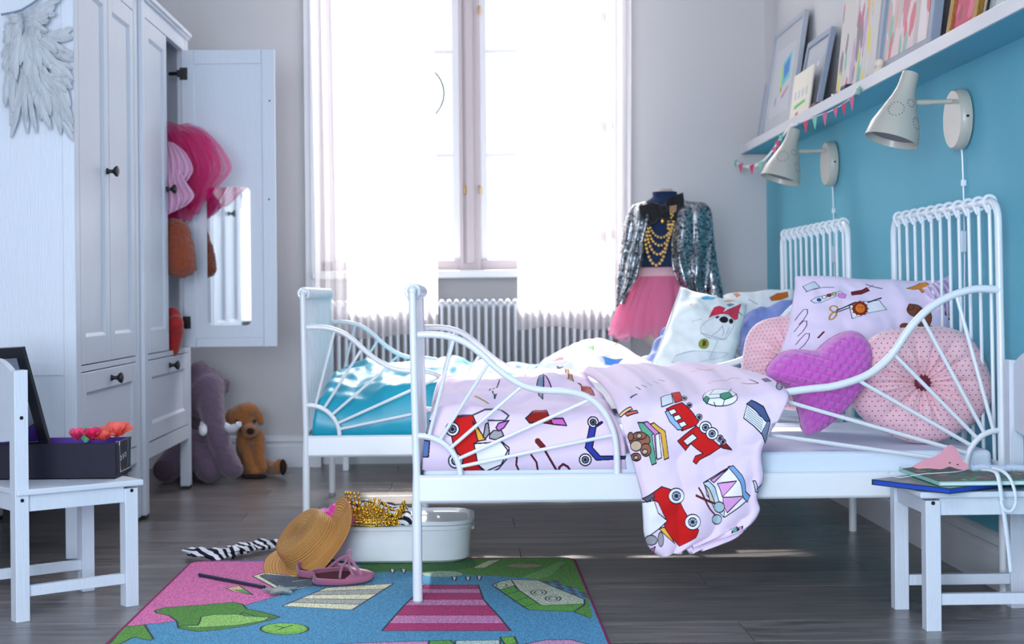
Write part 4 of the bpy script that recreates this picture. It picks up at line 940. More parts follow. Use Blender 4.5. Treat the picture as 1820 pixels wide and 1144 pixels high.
# ------------------------------------------------------------------ tufted round cushions
cvG = Canvas(720, 720, (236, 190, 200)); k = 0
for j in range(28):
    for i in range(28):
        x, y = 14+i*26+(13 if j % 2 else 0), 14+j*26; cvG.poly(ring(x, y, 3.1, n=8), (70, 14, 40))
dotm = print_mat('pink_dotted_satin', cvG, .5, .15, 120, .35)
def tufted(px, py, D, rx, ry, th, nd, label, seed):
    cen = P(px, py, D); n = Vector(nd).normalized(); ax = Vector((1, 0, 0)); ax = (ax-n*ax.dot(n)).normalized(); ay = n.cross(ax)
    if ay.z < 0: ay = -ay
    RX, RY = rx*D/FPX, ry*D/FPX
    NT, NR = 160, 26; g = G(); vs = []; us = []
    ph = [random.Random(seed+i).uniform(-.25, .25) for i in range(14)]
    for s_ in (1, -1):
        for j in range(NR+1):
            r = j/NR
            for i in range(NT):
                t = 2*PI*i/NT
                sq = (abs(math.cos(t))**3.2+abs(math.sin(t))**3.2)**(-1/3.2)
                sq = 1+(sq-1)*.16
                tt = t+.10*math.sin(3*t+seed)
                pl = abs(math.sin(tt*7+ph[int(tt*2) % 14]))**.7
                h = th/2*(max(0, 1-r**3.2))**.5*(.30+.70*min(1, (r/.42))**.75)
                h *= 1-.50*(1-pl)*max(0, 1-r)**.8
                h += .0022*math.sin(tt*38+seed)*math.exp(-((r-.3)/.28)**2)
                rr = r*sq*(1+.03*math.sin(5*t+seed))
                vs.append(cen+ax*RX*rr*math.cos(t)+ay*RY*rr*math.sin(t)+n*s_*h); us.append((.5+rr*math.cos(t)*.44, .5+rr*math.sin(t)*.44))
    fs = []
    for s_ in (0, 1):
        b_ = s_*(NR+1)*NT
        for j in range(NR):
            for i in range(NT): fs.append((b_+j*NT+i, b_+j*NT+(i+1) % NT, b_+(j+1)*NT+(i+1) % NT, b_+(j+1)*NT+i))
    org = Vector((cen.x, cen.y, cen.z-RY))
    o = G().add(vs, fs, us).build('round_cushion', dotm, None, org)
    md = o.modifiers.new('w', 'WELD'); md.merge_threshold = .0003
    tag(o, label, 'cushion', 'pink dotted round cushions')
    G().lathe([(.001, -.010), (.018, -.008), (.020, .001), (.014, .007), (.001, .009)], cen+n*(th*.5*.30+.012), n, 18).build('button', mat('maroon_button', srgb(110, 20, 45), .35, coat=.3), o, org)
    return o
tufted(1637, 681, 3.60, 122, 104, .125, (-.18, -1, .10), 'pink dotted round cushion with maroon button nearest the headboard side', 3)
tufted(1404, 642, 4.02, 86, 86, .10, (-.2, -1, .25), 'pink dotted round cushion half hidden behind the lilac pillow', 9)
# ------------------------------------------------------------------ heart cushion
hm = mat('orchid_plush', srgb(208, 92, 200), .9, sheen=.5, nscale=60, namt=.15, bump=.6, bscale=350)
ho = [(1440, 773), (1470, 757), (1502, 728), (1530, 690), (1546, 650), (1547, 618), (1533, 595), (1512, 587), (1488, 594), (1466, 608), (1450, 622), (1430, 621), (1405, 621), (1380, 632), (1362, 655), (1368, 672), (1392, 684), (1410, 708), (1420, 740), (1426, 765)]
hc = Vector((1462, 672, 0)); hs = smooth_path([(a, b, 0) for a, b in ho], 13, True); NT = len(hs); NR = 64; vs = []
g = G()
for s_ in (1, -1):
    for j in range(NR+1):
        r = j/NR
        for i in range(NT):
            q = hc.lerp(hs[i], r); D = 3.56-.07*(1 if 0 else 0); h = .062*(max(0, 1-r**2.4))**.5
            a = (q.x*math.cos(.25)+q.y*math.sin(.25)); b = (-q.x*math.sin(.25)+q.y*math.cos(.25))
            row = b/13.5; rr = math.floor(row); fr = row-rr; al = a/15+(.5 if rr % 2 else 0); fa = al-math.floor(al)
            bmp = (4*fa*(1-fa))**.5*(1-fr)**.5*min(1, fr*6)**.5
            edge = min(1, (1-r)*6+.25)
            p = P(q.x, q.y, D+(690-q.y)*.0006)+Vector((0, -s_*(h+.017*bmp*edge), 0)); vs.append(p)
fs = []
for s_ in (0, 1):
    b_ = s_*(NR+1)*NT
    for j in range(NR):
        for i in range(NT): fs.append((b_+j*NT+i, b_+j*NT+(i+1) % NT, b_+(j+1)*NT+(i+1) % NT, b_+(j+1)*NT+i))
ob = P(1440, 775, 3.56)
o = G().add(vs, fs).build('heart_cushion', hm, None, ob); md = o.modifiers.new('w', 'WELD'); md.merge_threshold = .0003
tag(o, 'orchid pink bobbled heart-shaped cushion on the nearer bed', 'cushion')
# ------------------------------------------------------------------ dressed mannequin
DM = 5.74
def Q(px, py, d=0): return P(px, py, DM+d)
man = empty('dress_form', (Q(1182, 400).x, DM, 0), 0, 'dress form in the corner behind the farther bed, wearing a jacket and tulle skirt', 'mannequin'); mo = man.location.copy()
G().lathe([(.15, 0), (.15, .012), (.02, .03), (.012, .05), (.012, .55)], (mo.x, DM, 0), n=24).build('stand', WHITE, man, mo)
skn = mat('linen_form', srgb(200, 190, 180), .8)
cxm = mo.x
tr_ = [(.075, .50), (.10, .56), (.095, .64), (.082, .72), (.085, .80), (.10, .90), (.105, .98), (.085, 1.03), (.045, 1.06), (.03, 1.09)]
G().lathe([(r*.93, z) for r, z in tr_], (cxm, DM, 0), n=28, sy=.62).build('torso', skn, man, mo)
nav = mat('navy_jersey', srgb(18, 44, 84), .85, bump=.3)
sh_ = G().lathe([(.090, .775), (.086, .80), (.103, .90), (.108, .98), (.09, 1.032), (.052, 1.055), (.045, 1.062), (.047, 1.078), (.04, 1.08)], (cxm, DM, 0), n=30, sy=.66, cap=False)
so = sh_.build('top', nav, None, (cxm, DM, .775)); tag(so, 'navy top on the dress form', 'top')
badge = G().lathe([(.001, .004), (.009, .003), (.0105, 0)], Q(1178, 392, -.075), (0, -1, 0), 14); badge.build('gold_badge', mat('gold', srgb(226, 190, 90), .3, 1), so, Vector((cxm, DM, .775)))
# tulle skirt
tp = sheer('rose_tulle', srgb(252, 168, 206), .55, .5)
sk = empty('tulle_skirt', Q(1175, 600), 0, 'rose pink tulle skirt on the dress form', 'skirt'); sko = sk.location.copy()
wz, hz = Q(1175, 492).z, Q(1175, 596).z
gw = G().lathe([(.094, wz-.004), (.096, wz+.004), (.094, wz+.034), (.090, wz+.036)], (cxm-.01, DM, 0), n=30, sy=.7, cap=False); gw.build('waistband', mat('rose_grey_elastic', srgb(214, 170, 180), .8, bump=.4), sk, sko)
for l in range(4):
    g = G(); Rr = [.168, .155, .135, .115][l]; zb_ = hz+[.0, .012, .02, .03][l]; nf = 11+2*l
    def fn(u, v):
        t = 2*PI*u; w_ = v**.7; r = .094+(Rr-.094)*(1-(1-v)**1.8)
        r *= 1+.13*w_*math.sin(t*nf+l*1.3+1.5*noise.noise(Vector((math.cos(t)*2, math.sin(t)*2, l))))
        z = wz+.002+(zb_-wz)*v+.024*v*noise.noise(Vector((math.cos(t)*3, math.sin(t)*3, l*5)))*2
        return Vector((cxm-.012-.018*v+r*math.cos(t), DM+r*.75*math.sin(t), z))
    g.grid(fn, 190, 12); g.build('tulle_layer', tp, sk, sko)
# sequin jacket
sq = bpy.data.materials.new('silver_sequins'); sq.use_nodes = True; nt = sq.node_tree; b = nt.nodes['Principled BSDF']
b.inputs['Metallic'].default_value = .9; b.inputs['Roughness'].default_value = .28
tc = nt.nodes.new('ShaderNodeTexCoord'); vo = nt.nodes.new('ShaderNodeTexVoronoi'); vo.inputs['Scale'].default_value = 150
nt.links.new(tc.outputs['Object'], vo.inputs['Vector'])
rp = nt.nodes.new('ShaderNodeValToRGB'); rp.color_ramp.elements[0].color = (.03, .035, .045, 1); rp.color_ramp.elements[1].color = (.62, .66, .70, 1)
sx = nt.nodes.new('ShaderNodeSeparateColor'); nt.links.new(vo.outputs['Color'], sx.inputs[0]); nt.links.new(sx.outputs[0], rp.inputs[0]); nt.links.new(rp.outputs[0], b.inputs['Base Color'])
nm = nt.nodes.new('ShaderNodeMixRGB'); nm.inputs[0].default_value = .35; nm.inputs[1].default_value = (.5, .5, 1, 1); nt.links.new(vo.outputs['Color'], nm.inputs[2])
nn = nt.nodes.new('ShaderNodeNormalMap'); nn.space = 'TANGENT'; nn.inputs['Strength'].default_value = 1.0
bp = nt.nodes.new('ShaderNodeBump'); bp.inputs['Strength'].default_value = .9; bp.inputs['Distance'].default_value = .01; nt.links.new(sx.outputs[1], bp.inputs['Height']); nt.links.new(bp.outputs[0], b.inputs['Normal'])
jk = empty('sequin_jacket', Q(1190, 525), 0, 'silver sequin jacket hung open over the dress form', 'jacket'); jo = jk.location.copy()
jc = lambda nm_, rows, d=.012, **k_: cloth_rows(nm_, sq, [tuple(Q(*p) for p in r) for r in rows], 40, 34, (d, 2.5), .006, parent=jk, org=jo, noisea=.010, noises=14, **k_)
jc('front_panel', [((1122, 366, -.03), (1150, 358, -.05), (1137, 362, -.05)), ((1114, 385, -.04), (1152, 385, -.09), (1135, 385, -.085)), ((1110, 430, -.04), (1146, 430, -.10), (1130, 430, -.09)), ((1103, 470, -.03), (1143, 465, -.10), (1122, 470, -.09)), ((1098, 505, -.02), (1134, 488, -.09), (1116, 500, -.08)), ((1095, 545, 0), (1112, 522, -.05), (1102, 538, -.04))], seed=1)
jc('front_panel', [((1196, 352, -.04), (1258, 366, -.0), (1228, 356, -.04)), ((1198, 380, -.09), (1264, 382, -.03), (1234, 376, -.08)), ((1196, 430, -.10), (1266, 430, -.04), (1232, 430, -.10)), ((1196, 470, -.11), (1262, 470, -.05), (1230, 470, -.12)), ((1204, 500, -.10), (1258, 505, -.05), (1232, 500, -.12)), ((1216, 518, -.09), (1256, 520, -.05), (1238, 520, -.10))], seed=4)
jc('back_panel', [((1126, 364, .03), (1250, 366, .03), (1190, 356, .05)), ((1120, 400, .04), (1256, 400, .04), (1190, 400, .08)), ((1114, 470, .05), (1260, 470, .05), (1190, 470, .09)), ((1108, 505, .05), (1262, 515, .05), (1190, 510, .09))], seed=7)
for pts_, rr in (([(1132, 374, -.01), (1122, 400, -.01), (1116, 440, -.02), (1111, 480, -.03), (1107, 515, -.03), (1104, 540, -.03)], [.026, .028, .028, .027, .025, .020]),
                 ([(1244, 374, .0), (1250, 400, .0), (1255, 440, -.01), (1262, 480, -.02), (1270, 515, -.02), (1276, 540, -.02)], [.030, .035, .034, .032, .030, .028])):
    path = smooth_path([Q(*p) for p in pts_], 6); N_ = len(path)-1
    R_ = [np.interp(i/N_*(len(rr)-1), range(len(rr)), rr)*(1+.06*math.sin(i*1.9)) for i in range(N_+1)]
    G().tube(path, R_, 22, cap=False).build('sleeve', sq, jk, jo)
# necklace strands
gold = mat('gold_beads', srgb(238, 196, 118), .3, .55)
nk = empty('bead_necklace', Q(1170, 470, -.11), 0, 'golden bead necklace of several strands over the navy top', 'necklace'); no = nk.location.copy()
for (yb, xl, xr, r) in ((422, 1152, 1198, .0052), (436, 1150, 1196, .0056), (452, 1148, 1192, .006), (471, 1145, 1188, .0066)):
    path = []
    for i in range(61):
        t = i/60; a = PI*t; x = (xl+xr)/2+(xr-xl)/2*-math.cos(a)*(.92+.10*math.cos(a)**2); y = 366+(yb-366)*math.sin(a)**.62
        path.append(Q(x, y, -.085-.03*math.sin(a)))
    acc = 0; g = G(); g.ball(path[0], r, 8)
    for i in range(1, len(path)):
        acc += (path[i]-path[i-1]).length
        if acc > r*1.95: g.ball(path[i], r*random.uniform(.9, 1.08), 8, 6); acc = 0
    s_ = g.build('bead_strand', gold, nk, no); s_['kind'] = 'stuff'
# black bow / scarf at the neck
blk = mat('black_velvet', srgb(16, 14, 20), .85, sheen=.2)
bo = empty('black_bow', Q(1180, 390, -.09), 0, 'black velvet bow draped round the neck of the dress form', 'bow'); boo = bo.location.copy()
def cl(nm_, m_, rows, parent, org, D0, ns=24, nt_=18, fold=(.006, 2), th=.005, **k_): return cloth_rows(nm_, m_, [tuple(P(a, b, D0+d) for a, b, d in r) for r in rows], ns, nt_, fold, th, parent=parent, org=org, **k_)
cl('bow_loop', blk, [((1186, 352, -.09), (1214, 342, -.07)), ((1182, 366, -.10), (1216, 358, -.08)), ((1178, 380, -.10), (1214, 380, -.08)), ((1186, 392, -.10), (1206, 392, -.09))], bo, boo, DM)
cl('bow_loop', blk, [((1136, 366, -.09), (1160, 360, -.10)), ((1138, 380, -.10), (1176, 366, -.11)), ((1146, 392, -.10), (1176, 382, -.11)), ((1152, 400, -.10), (1164, 396, -.10))], bo, boo, DM)
G().ball(Q(1178, 370, -.105), (.018, .012, .014), 12).build('knot', blk, bo, boo)
tan = mat('tan_patch', srgb(170, 130, 100), .7)
G().add([Q(1190, 366, -.115), Q(1203, 364, -.105), Q(1202, 376, -.105), Q(1190, 378, -.115)], [(0, 1, 2, 3)]).prism([Q(1190, 366, -.115), Q(1203, 364, -.105), Q(1202, 376, -.105), Q(1190, 378, -.115)], (0, .002, 0)).build('tan_patch', tan, bo, boo, False)
SHARP = True
LEDG = mat('ledge_lacquer', (.60, .60, .64), .4, coat=.1, nscale=6, namt=.03)
# ------------------------------------------------------------------ picture ledge and what stands on it
LX = 1.116; LT = SHZ+.012
ld = empty('picture_ledge', (WX, 4.2, SHZ), 0, 'long white picture ledge along the right wall', 'shelf'); lo_ = ld.location.copy()
YL0, YL1 = 2.0, 6.16
bx('board', LEDG, (LX, WX, YL0, YL1, SHZ, LT), ld, lo_, .001)
bx('turquoise_underside', wallb, (LX+.002, WX, YL0, YL1-.002, SHZ-.002, SHZ), ld, lo_, 0)  # thin strip under the board in the wall's turquoise
bx('front_lip', LEDG, (LX-.002, LX+.012, YL0, YL1, SHZ-.001, SHZ+.033), ld, lo_, .002)
bx('back_plate', WHITE, (WX-.012, WX, YL0, YL1, LT, SHZ+.07), ld, lo_, .001)
gfr = mat('grey_blue_frame', srgb(140, 152, 172), .5, nscale=20, namt=.05); sfr = mat('silver_frame', srgb(172, 178, 190), .4); mount = mat('white_mount', srgb(188, 190, 196), .8)
def framed(Y0, Y1, h, xb, m, cv, label, fw=.02, depth=.018, mw=.05, cat='picture frame', name='framed_picture', grp='framed pictures on the ledge'):
    """a picture leaning on the right wall: bottom at x=xb, top against the wall"""
    xt = WX-.012; lean = math.atan2(xt-depth-xb, h); z0 = LT+.001
    r = empty(name, (xb, (Y0+Y1)/2, z0), 0, label, cat, grp); r.rotation_euler = (0, lean, 0)
    w_ = Y1-Y0; a, b = -w_/2, w_/2
    L = h/math.cos(lean)
    g = G(); 
    for (p, q, s, t) in ((a, a+fw, 0, L), (b-fw, b, 0, L), (a+fw, b-fw, 0, fw), (a+fw, b-fw, L-fw, L)): g.box(0, depth, p, q, s, t)
    g.build('frame', m, r, None, False, .0015)
    bx('backing', mount, (.007, .012, a+fw, b-fw, fw, L-fw), r, None, 0)
    if cv:
        u0, u1, v0, v1 = a+fw+mw, b-fw-mw, fw+mw, L-fw-mw
        G().add([(.0062, u1, v0), (.0062, u0, v0), (.0062, u0, v1), (.0062, u1, v1)], [(0, 1, 2, 3)], [(0, 0), (1, 0), (1, 1), (0, 1)]).build('artwork', print_mat(name+'_art', cv, .6, 0), r, None, False)
    return r
rn = random.Random(5)
def blotches(bgc, cols, n, w_=300, h_=300, smin=.03, smax=.12, drip=False):
    cv = Canvas(w_, h_, bgc)
    for i in range(n):
        x, y = rn.uniform(0, w_), rn.uniform(0, h_); s = rn.uniform(smin, smax)*w_; c_ = rn.choice(cols)
        ry = s*(rn.uniform(2, 5) if drip else rn.uniform(.5, 1.2))
        cv.poly([(a+rn.uniform(-s, s)*.15, b+rn.uniform(-s, s)*.15) for a, b in ring(x, y, s, ry, rn.uniform(-.3, .3), 14)], c_)
    return cv
cv1 = Canvas(300, 240, (190, 192, 198)); f = lambda x, y: (x, y)
cv1.poly([(120, 60), (250, 30), (255, 120), (130, 150)], (90, 190, 200)); cv1.poly([(150, 70), (230, 45), (235, 100), (170, 120)], (60, 120, 205)); cv1.poly([(110, 80), (140, 60), (150, 150), (125, 170)], (170, 210, 110)); cv1.poly([(125, 150), (160, 140), (150, 165)], (200, 110, 90)); cv1.poly([(60, 180), (90, 165), (95, 200), (70, 205)], (150, 160, 175)); cv1.poly([(170, 180), (260, 150), (258, 160), (175, 190)], (190, 90, 110))
framed(5.86, 6.13, .265, 1.165, sfr, blotches((182, 184, 190), [(150, 155, 165), (190, 195, 205)], 4), 'small silver framed picture at the window end of the ledge', .015, mw=.06)
framed(5.40, 5.93, .43, 1.145, sfr, cv1, 'large silver framed child drawing with a blue and green patch', .02, mw=.07)
framed(5.01, 5.36, .30, 1.150, gfr, blotches((176, 178, 190), [(170, 178, 200), (215, 215, 225)], 6), 'medium blue grey framed picture right of the large child drawing', .022, mw=.05)
cd = blotches((204, 198, 192), [(225, 205, 60), (200, 60, 110), (90, 180, 160), (232, 160, 90), (190, 150, 190), (120, 100, 110), (210, 208, 204), (214, 210, 206)], 60, 300, 420, .015, .05, True)
r = empty('canvas_painting', (1.150, 4.52, LT+.001), 0, 'white canvas with yellow, pink and green paint drips', 'painting', 'framed pictures on the ledge'); r.rotation_euler = (0, math.atan2(.06, .55), 0)
bx('stretcher', mount, (.003, .016, -.225, .225, 0, .56), r, None, .002)
G().add([(.0022, .225, 0), (.0022, -.225, 0), (.0022, -.225, .56), (.0022, .225, .56)], [(0, 1, 2, 3)], [(0, 0), (1, 0), (1, 1), (0, 1)]).build('painted_face', print_mat('drip_painting', cd, .5, .2), r, None, False)
pk = blotches((232, 205, 205), [(220, 110, 120), (215, 130, 140), (150, 185, 165), (235, 160, 150), (205, 190, 185), (240, 225, 220)], 50, 300, 360, .03, .08, True)
framed(3.74, 4.24, .52, 1.140, gfr, pk, 'blue grey frame around a pink and green abstract painting', .026, .024, .03)
mg = blotches((205, 50, 90), [(225, 90, 120), (170, 30, 60)], 20)
framed(3.44, 3.66, .34, 1.150, mat('gold_glitter', srgb(196, 150, 70), .3, .8, nscale=200, namt=.6, bump=1, bscale=400), mg, 'magenta picture in a glittering gold frame', .03, .02, 0)
gg = blotches((150, 160, 160), [(60, 130, 130), (40, 90, 110), (190, 195, 195), (70, 60, 90)], 30)
framed(3.10, 3.40, .30, 1.150, BLACK, gg, 'grey and teal picture in a dark frame near the camera end of the ledge', .02, .02, 0)
# small things on the ledge
cvh = Canvas(200, 260, (228, 220, 205)); 
for k in range(4): cvh.poly([(30+k*38, 90), (50+k*38, 90), (50+k*38, 130), (30+k*38, 130)], (190, 195, 200))
cvh.poly([(40, 160), (150, 150), (150, 165), (40, 178)], (90, 190, 80)); cvh.poly([(60, 200), (90, 195), (90, 215), (62, 218)], (210, 120, 140))
r = empty('paper_card', (1.134, 5.2, LT+.001), 0, 'cream folded paper card house in front of the large frame', 'card'); r.rotation_euler = (0, .14, 0)
bx('sheet', mat('cream_paper', srgb(226, 218, 204), .8), (.002, .006, -.15, .15, 0, .185), r, None, .0005)
G().add([(.0015, .15, 0), (.0015, -.15, 0), (.0015, -.15, .185), (.0015, .15, .185)], [(0, 1, 2, 3)], [(0, 0), (1, 0), (1, 1), (0, 1)]).build('drawing', print_mat('card_print', cvh, .8, 0), r, None, False)
brn = mat('brown_leather', srgb(80, 45, 30), .6)
p = PX(1452, 178, 1.15); p.z = LT
tag(G().box(p.x-.02, p.x+.02, p.y-.05, p.y+.05, LT, LT+.03).ball((p.x, p.y, LT+.03), (.02, .04, .016), 12).build('leather_case', brn, None, p, True, .004), 'small brown leather case on the ledge', 'case')
p = PX(1506, 152, 1.15); p.z = LT
car = empty('toy_car', p, 0, 'small black toy car on the ledge', 'toy car'); cpo = p
g = G().box(p.x-.018, p.x+.018, p.y-.06, p.y+.06, LT+.008, LT+.028); g.build('body', BLACK, car, cpo, False, .006)
G().box(p.x-.015, p.x+.015, p.y-.035, p.y+.03, LT+.028, LT+.046).build('cabin', mat('smoked_glass', (.03, .03, .04), .1), car, cpo, False, .006)
for s in (-1, 1):
    for t in (-.038, .038): G().lathe([(.009, 0), (.010, .002), (.010, .006), (.009, .008)], (p.x+s*.018-(.004), p.y+t, LT+.010), (1, 0, 0), 14).build('wheel', CHROME, car, cpo)
p = PX(1488, 163, 1.14); p.z = LT
tag(G().lathe([(.016, 0), (.02, .006), (.014, .02), (.018, .03), (.004, .036)], p, n=16).build('silver_trinket', CHROME, None, p), 'small silver trinket beside the toy car on the ledge', 'trinket')
p = PX(1563, 122, 1.14); p.z = LT
g = G().lathe([(.014, 0), (.017, .012), (.016, .03), (.008, .042)], p, n=16).ball((p.x, p.y, LT+.052), .013, 14)
tag(g.build('peg_doll', mat('pale_wood', srgb(232, 220, 200), .5), None, p), 'pale peg doll at the foot of the painted canvas', 'doll')
# ------------------------------------------------------------------ bunting
bc = {'p': mat('pink_paper', srgb(232, 110, 150), .8, translucent=.2), 'm': mat('mint_paper', srgb(130, 215, 185), .8, translucent=.2), 'r': mat('rose_paper', srgb(226, 60, 110), .8, translucent=.2)}
gx = LX-.004
bt = empty('bunting', PX(1350, 280, gx), 0, 'pink and mint paper flag bunting looped along the ledge', 'bunting'); bto = bt.location.copy()
cz = [PX(a, b, gx) for a, b in ((1304, 283), (1313, 290), (1326, 294), (1340, 293), (1355, 285), (1368, 272), (1378, 258), (1386, 246), (1394, 236), (1404, 222), (1415, 218), (1432, 214), (1450, 207), (1470, 200), (1490, 190), (1508, 178), (1520, 165), (1528, 152))]
path = smooth_path(cz, 5)
G().tube(path, .0016, 6).build('cord', mat('white_tape', srgb(235, 235, 238), .8), bt, bto)
strip = G()
for i in range(len(path)-1):
    if path[i].y > 5.1:
        a, b = path[i], path[i+1]; strip.add([a, b, b-Vector((0, 0, .010)), a-Vector((0, 0, .010))], [(0, 1, 2, 3)])
s_ = strip.build('white_tape', MATS['white_tape'], bt, bto); md = s_.modifiers.new('t', 'SOLIDIFY'); md.thickness = .001
for (x, y, cc, L) in ((1305, 285, 'm', 12), (1316, 291, 'p', 18), (1336, 293, 'r', 18), (1351, 288, 'm', 16), (1382, 250, 'r', 14), (1376, 262, 'p', 13), (1388, 240, 'm', 12), (1432, 215, 'r', 22), (1448, 209, 'm', 22), (1466, 201, 'p', 24), (1485, 192, 'p', 18), (1500, 184, 'r', 22), (1514, 173, 'p', 24), (1526, 156, 'm', 14)):
    a = PX(x-4, y+2, gx-.003); b = PX(x+4.5, y-2, gx-.003); cdn = PX(x+1, y+L, gx-.001)
    G().prism([a, b, cdn], (-.0008, 0, 0)).build('flag', bc[cc], bt, bto, False)
# ------------------------------------------------------------------ wall lamps
crm = mat('cream_lamp_enamel', srgb(186, 184, 174), .4, coat=.15, nscale=5, namt=.02); crin = mat('lamp_inner_grey', srgb(120, 118, 122), .5)
def lamp(label, first=None, loc=None):
    if first is None:
        b0 = PX(1690, 212, 1.205); b0.x = WX
        r = empty('wall_lamp', b0, 0, label, 'lamp', 'cream wall lamps'); o = b0.copy()
        G().lathe([(.06, 0), (.0745, .004), (.0755, .012), (.0745, .026), (.070, .0315), (.001, .0325)], (WX-.001, o.y, o.z), (-1, 0, 0), 44).build('wall_plate', crm, r, o)
        Ys = o.y; A = P(1692, 180, Ys); A.x = WX-.03; B = P(1632, 182, Ys)
        G().tube([A, B], .0062, 12).build('arm', crm, r, o); G().tube([B+Vector((.028, 0, 0)), B+Vector((-.012, 0, 0))], .0076, 12).build('joint', crm, r, o)
        T = P(1619, 130, Ys); M = P(1584, 250, Ys-.012)
        axis = (M-T); Ln = axis.length
        pr_ = [(.0205, 0), (.0215, .010), (.0225, .030), (.0245, .045), (.0305, .065), (.0405, .090), (.0505, .115), (.0605, .140), (.0655, Ln-.006), (.0660, Ln)]
        def rot(g_): return g_
        gs = G().lathe(pr_+[(.0640, Ln), (.0625, Ln-.01), (.048, .115), (.029, .066), (.020, .034), (.001, .030)], T, axis, 48, cap=False)
        gs.lathe([(.001, -.0015), (.016, -.001), (.0205, 0)], T, axis, 48, cap=False)
        shd = gs.build('shade', crm, r, o)
        # perforated dots in rings on the shade
        an = axis.normalized(); q_ = Vector((0, 0, 1)).rotation_difference(an)
        g = G()
        def dotat(s_, ph):
            rr = np.interp(s_, [p_[1] for p_ in pr_], [p_[0] for p_ in pr_]); p_ = T+q_ @ Vector((rr*math.cos(ph), rr*math.sin(ph), s_)); nrm_ = q_ @ Vector((math.cos(ph), math.sin(ph), 0))
            g.lathe([(.0019, -.0004), (.0019, .0005)], p_, nrm_, 8)
        # angle that faces the camera
        best = max(range(72), key=lambda k_: -(q_ @ Vector((math.cos(k_*PI/36), math.sin(k_*PI/36), 0))).y)*PI/36
        sgn = 1 if (q_ @ Vector((math.cos(best+.3), math.sin(best+.3), 0))).x > (q_ @ Vector((math.cos(best-.3), math.sin(best-.3), 0))).x else -1
        for (s0, p0, R_, n_) in ((.108, -.45, .019, 15), (.082, .35, .0095, 9), (.128, .75, .014, 12), (.105, 1.9, .016, 18), (.11, -2.1, .018, 20)):
            for k_ in range(n_):
                t = 2*PI*k_/n_; s1 = s0+R_*math.sin(t); rr = np.interp(s1, [p_[1] for p_ in pr_], [p_[0] for p_ in pr_]); dotat(s1, best+sgn*(p0+R_*math.cos(t)/rr))
        dd = g.build('perforations', crin, shd, o); dd['kind'] = 'stuff'
        G().lathe([(.001, 0), (.020, .002), (.026, .012), (.018, .04), (.012, .06)], T+an*(Ln-.022), -an, 20).build('bulb', mat('frosted_bulb', srgb(210, 208, 205), .4), r, o)
        G().lathe([(.060, 0), (.058, .002), (.02, .003)], T+an*(Ln-.016), -an, 40).build('inner_ring', crin, shd, o)
        G().lathe([(.0035, 0), (.003, .003)], (WX-.018, o.y-.0755, o.z), (0, -1, 0), 10).build('screw', BLACK, r, o)
        cz_ = smooth_path([(WX-.012, o.y, o.z-.07), (WX-.006, o.y+.004, o.z-.10), (WX-.004, o.y, o.z-.30), (WX-.004, o.y+.004, o.z-.5), (WX-.004, o.y, .14)], 6)
        G().tube(cz_, .0022, 8).build('cord', WHITE, r, o)
        bx('cord_switch', WHITE, (WX-.018, WX, o.y-.009, o.y+.009, o.z-.33, o.z-.275), r, o, .004)
        bx('cord_clip', WHITE, (WX-.010, WX, o.y-.006, o.y+.006, o.z-.165, o.z-.150), r, o, .001)
        return r
    r = first.copy(); col.objects.link(r); r.location = loc; r['label'] = label
    for ch in first.children:
        c_ = ch.copy(); col.objects.link(c_); c_.parent = r
        for g_ in ch.children: d_ = g_.copy(); col.objects.link(d_); d_.parent = c_
    return r
lp = lamp('cream wall lamp nearer the camera on the turquoise wall')
lamp('cream wall lamp farther away near the window corner', lp, Vector((WX, PX(1465, 290, 1.205).y, lp.location.z+.006)))
# ------------------------------------------------------------------ children's chairs
def chair(label, loc, yaw, Wd, Dp, lean=0):
    """x: towards the front, y: to the sitter's left; the origin is the back right leg"""
    r = empty('child_chair', loc, yaw, label, 'chair', 'white children\'s chairs'); h = .0155
    S = .285
    for (x, y) in ((Dp, 0), (Dp, Wd)): bx('front_leg', WWOOD, (x-h, x+h, y-h, y+h, 0, S-.018), r, None, .0015)
    for y in (0, Wd):
        g = G().box(-h, h, y-h, y+h, 0, S); g.add([(-h-.0, y-h, S), (h, y-h, S), (h, y+h, S), (-h, y+h, S), (-h-lean, y-h, .541), (h-lean, y-h, .543), (h-lean, y+h, .543), (-h-lean, y+h, .541)], [(0, 1, 5, 4), (1, 2, 6, 5), (2, 3, 7, 6), (3, 0, 4, 7), (4, 5, 6, 7)])
        g.build('back_post', WWOOD, r, None, False, .0015)
    g = G().box(-h+.002, Dp+h+.012, -h-.006, Wd+h+.006, S-.013, S)
    g.build('seat', WWOOD, r, None, False, .003)
    for y in (0, Wd): bx('side_apron', WWOOD, (h, Dp-h, y-.009, y+.009, .236, S-.013), r, None, .001); bx('side_stretcher', WWOOD, (h, Dp-h, y-.008, y+.008, .052, .075), r, None, .001)
    for x in (0, Dp): bx('cross_apron', WWOOD, (x-.009, x+.009, h, Wd-h, .236, S-.013), r, None, .001)
    # curved-top backrest between the posts
    pts = [(0, .385+.006)]; n = 14
    top = [(h+(Wd-2*h)*i/n, .535+.030*math.sin(PI*i/n)) for i in range(n+1)]; bot = [(h+(Wd-2*h)*i/n, .39-.010*math.sin(PI*i/n)) for i in range(n+1)]
    k_ = lean/(.543-S)
    v = [(-(z-S)*k_-.006, y, z) for y, z in top]+[(-(z-S)*k_-.006, y, z) for y, z in bot[::-1]]
    G().prism(v, (.013, 0, 0)).build('backrest', WWOOD, r, None, False, .002)
    for (x, z, ys) in ((0, .262, 1), (Dp, .262, 1), (0, .44, 1)):
        for y, d in ((-h, -1), (Wd+h, 1)): G().lathe([(.0042, 0), (.004, .0012)], (x, y, z), (0, d, 0), 14).build('screw', BLACK, r, None)
    return r
ca = PZ(33, 1106, 0); cb = PZ(228, 1078, 0); cc_ = PZ(152, 1052, 0)
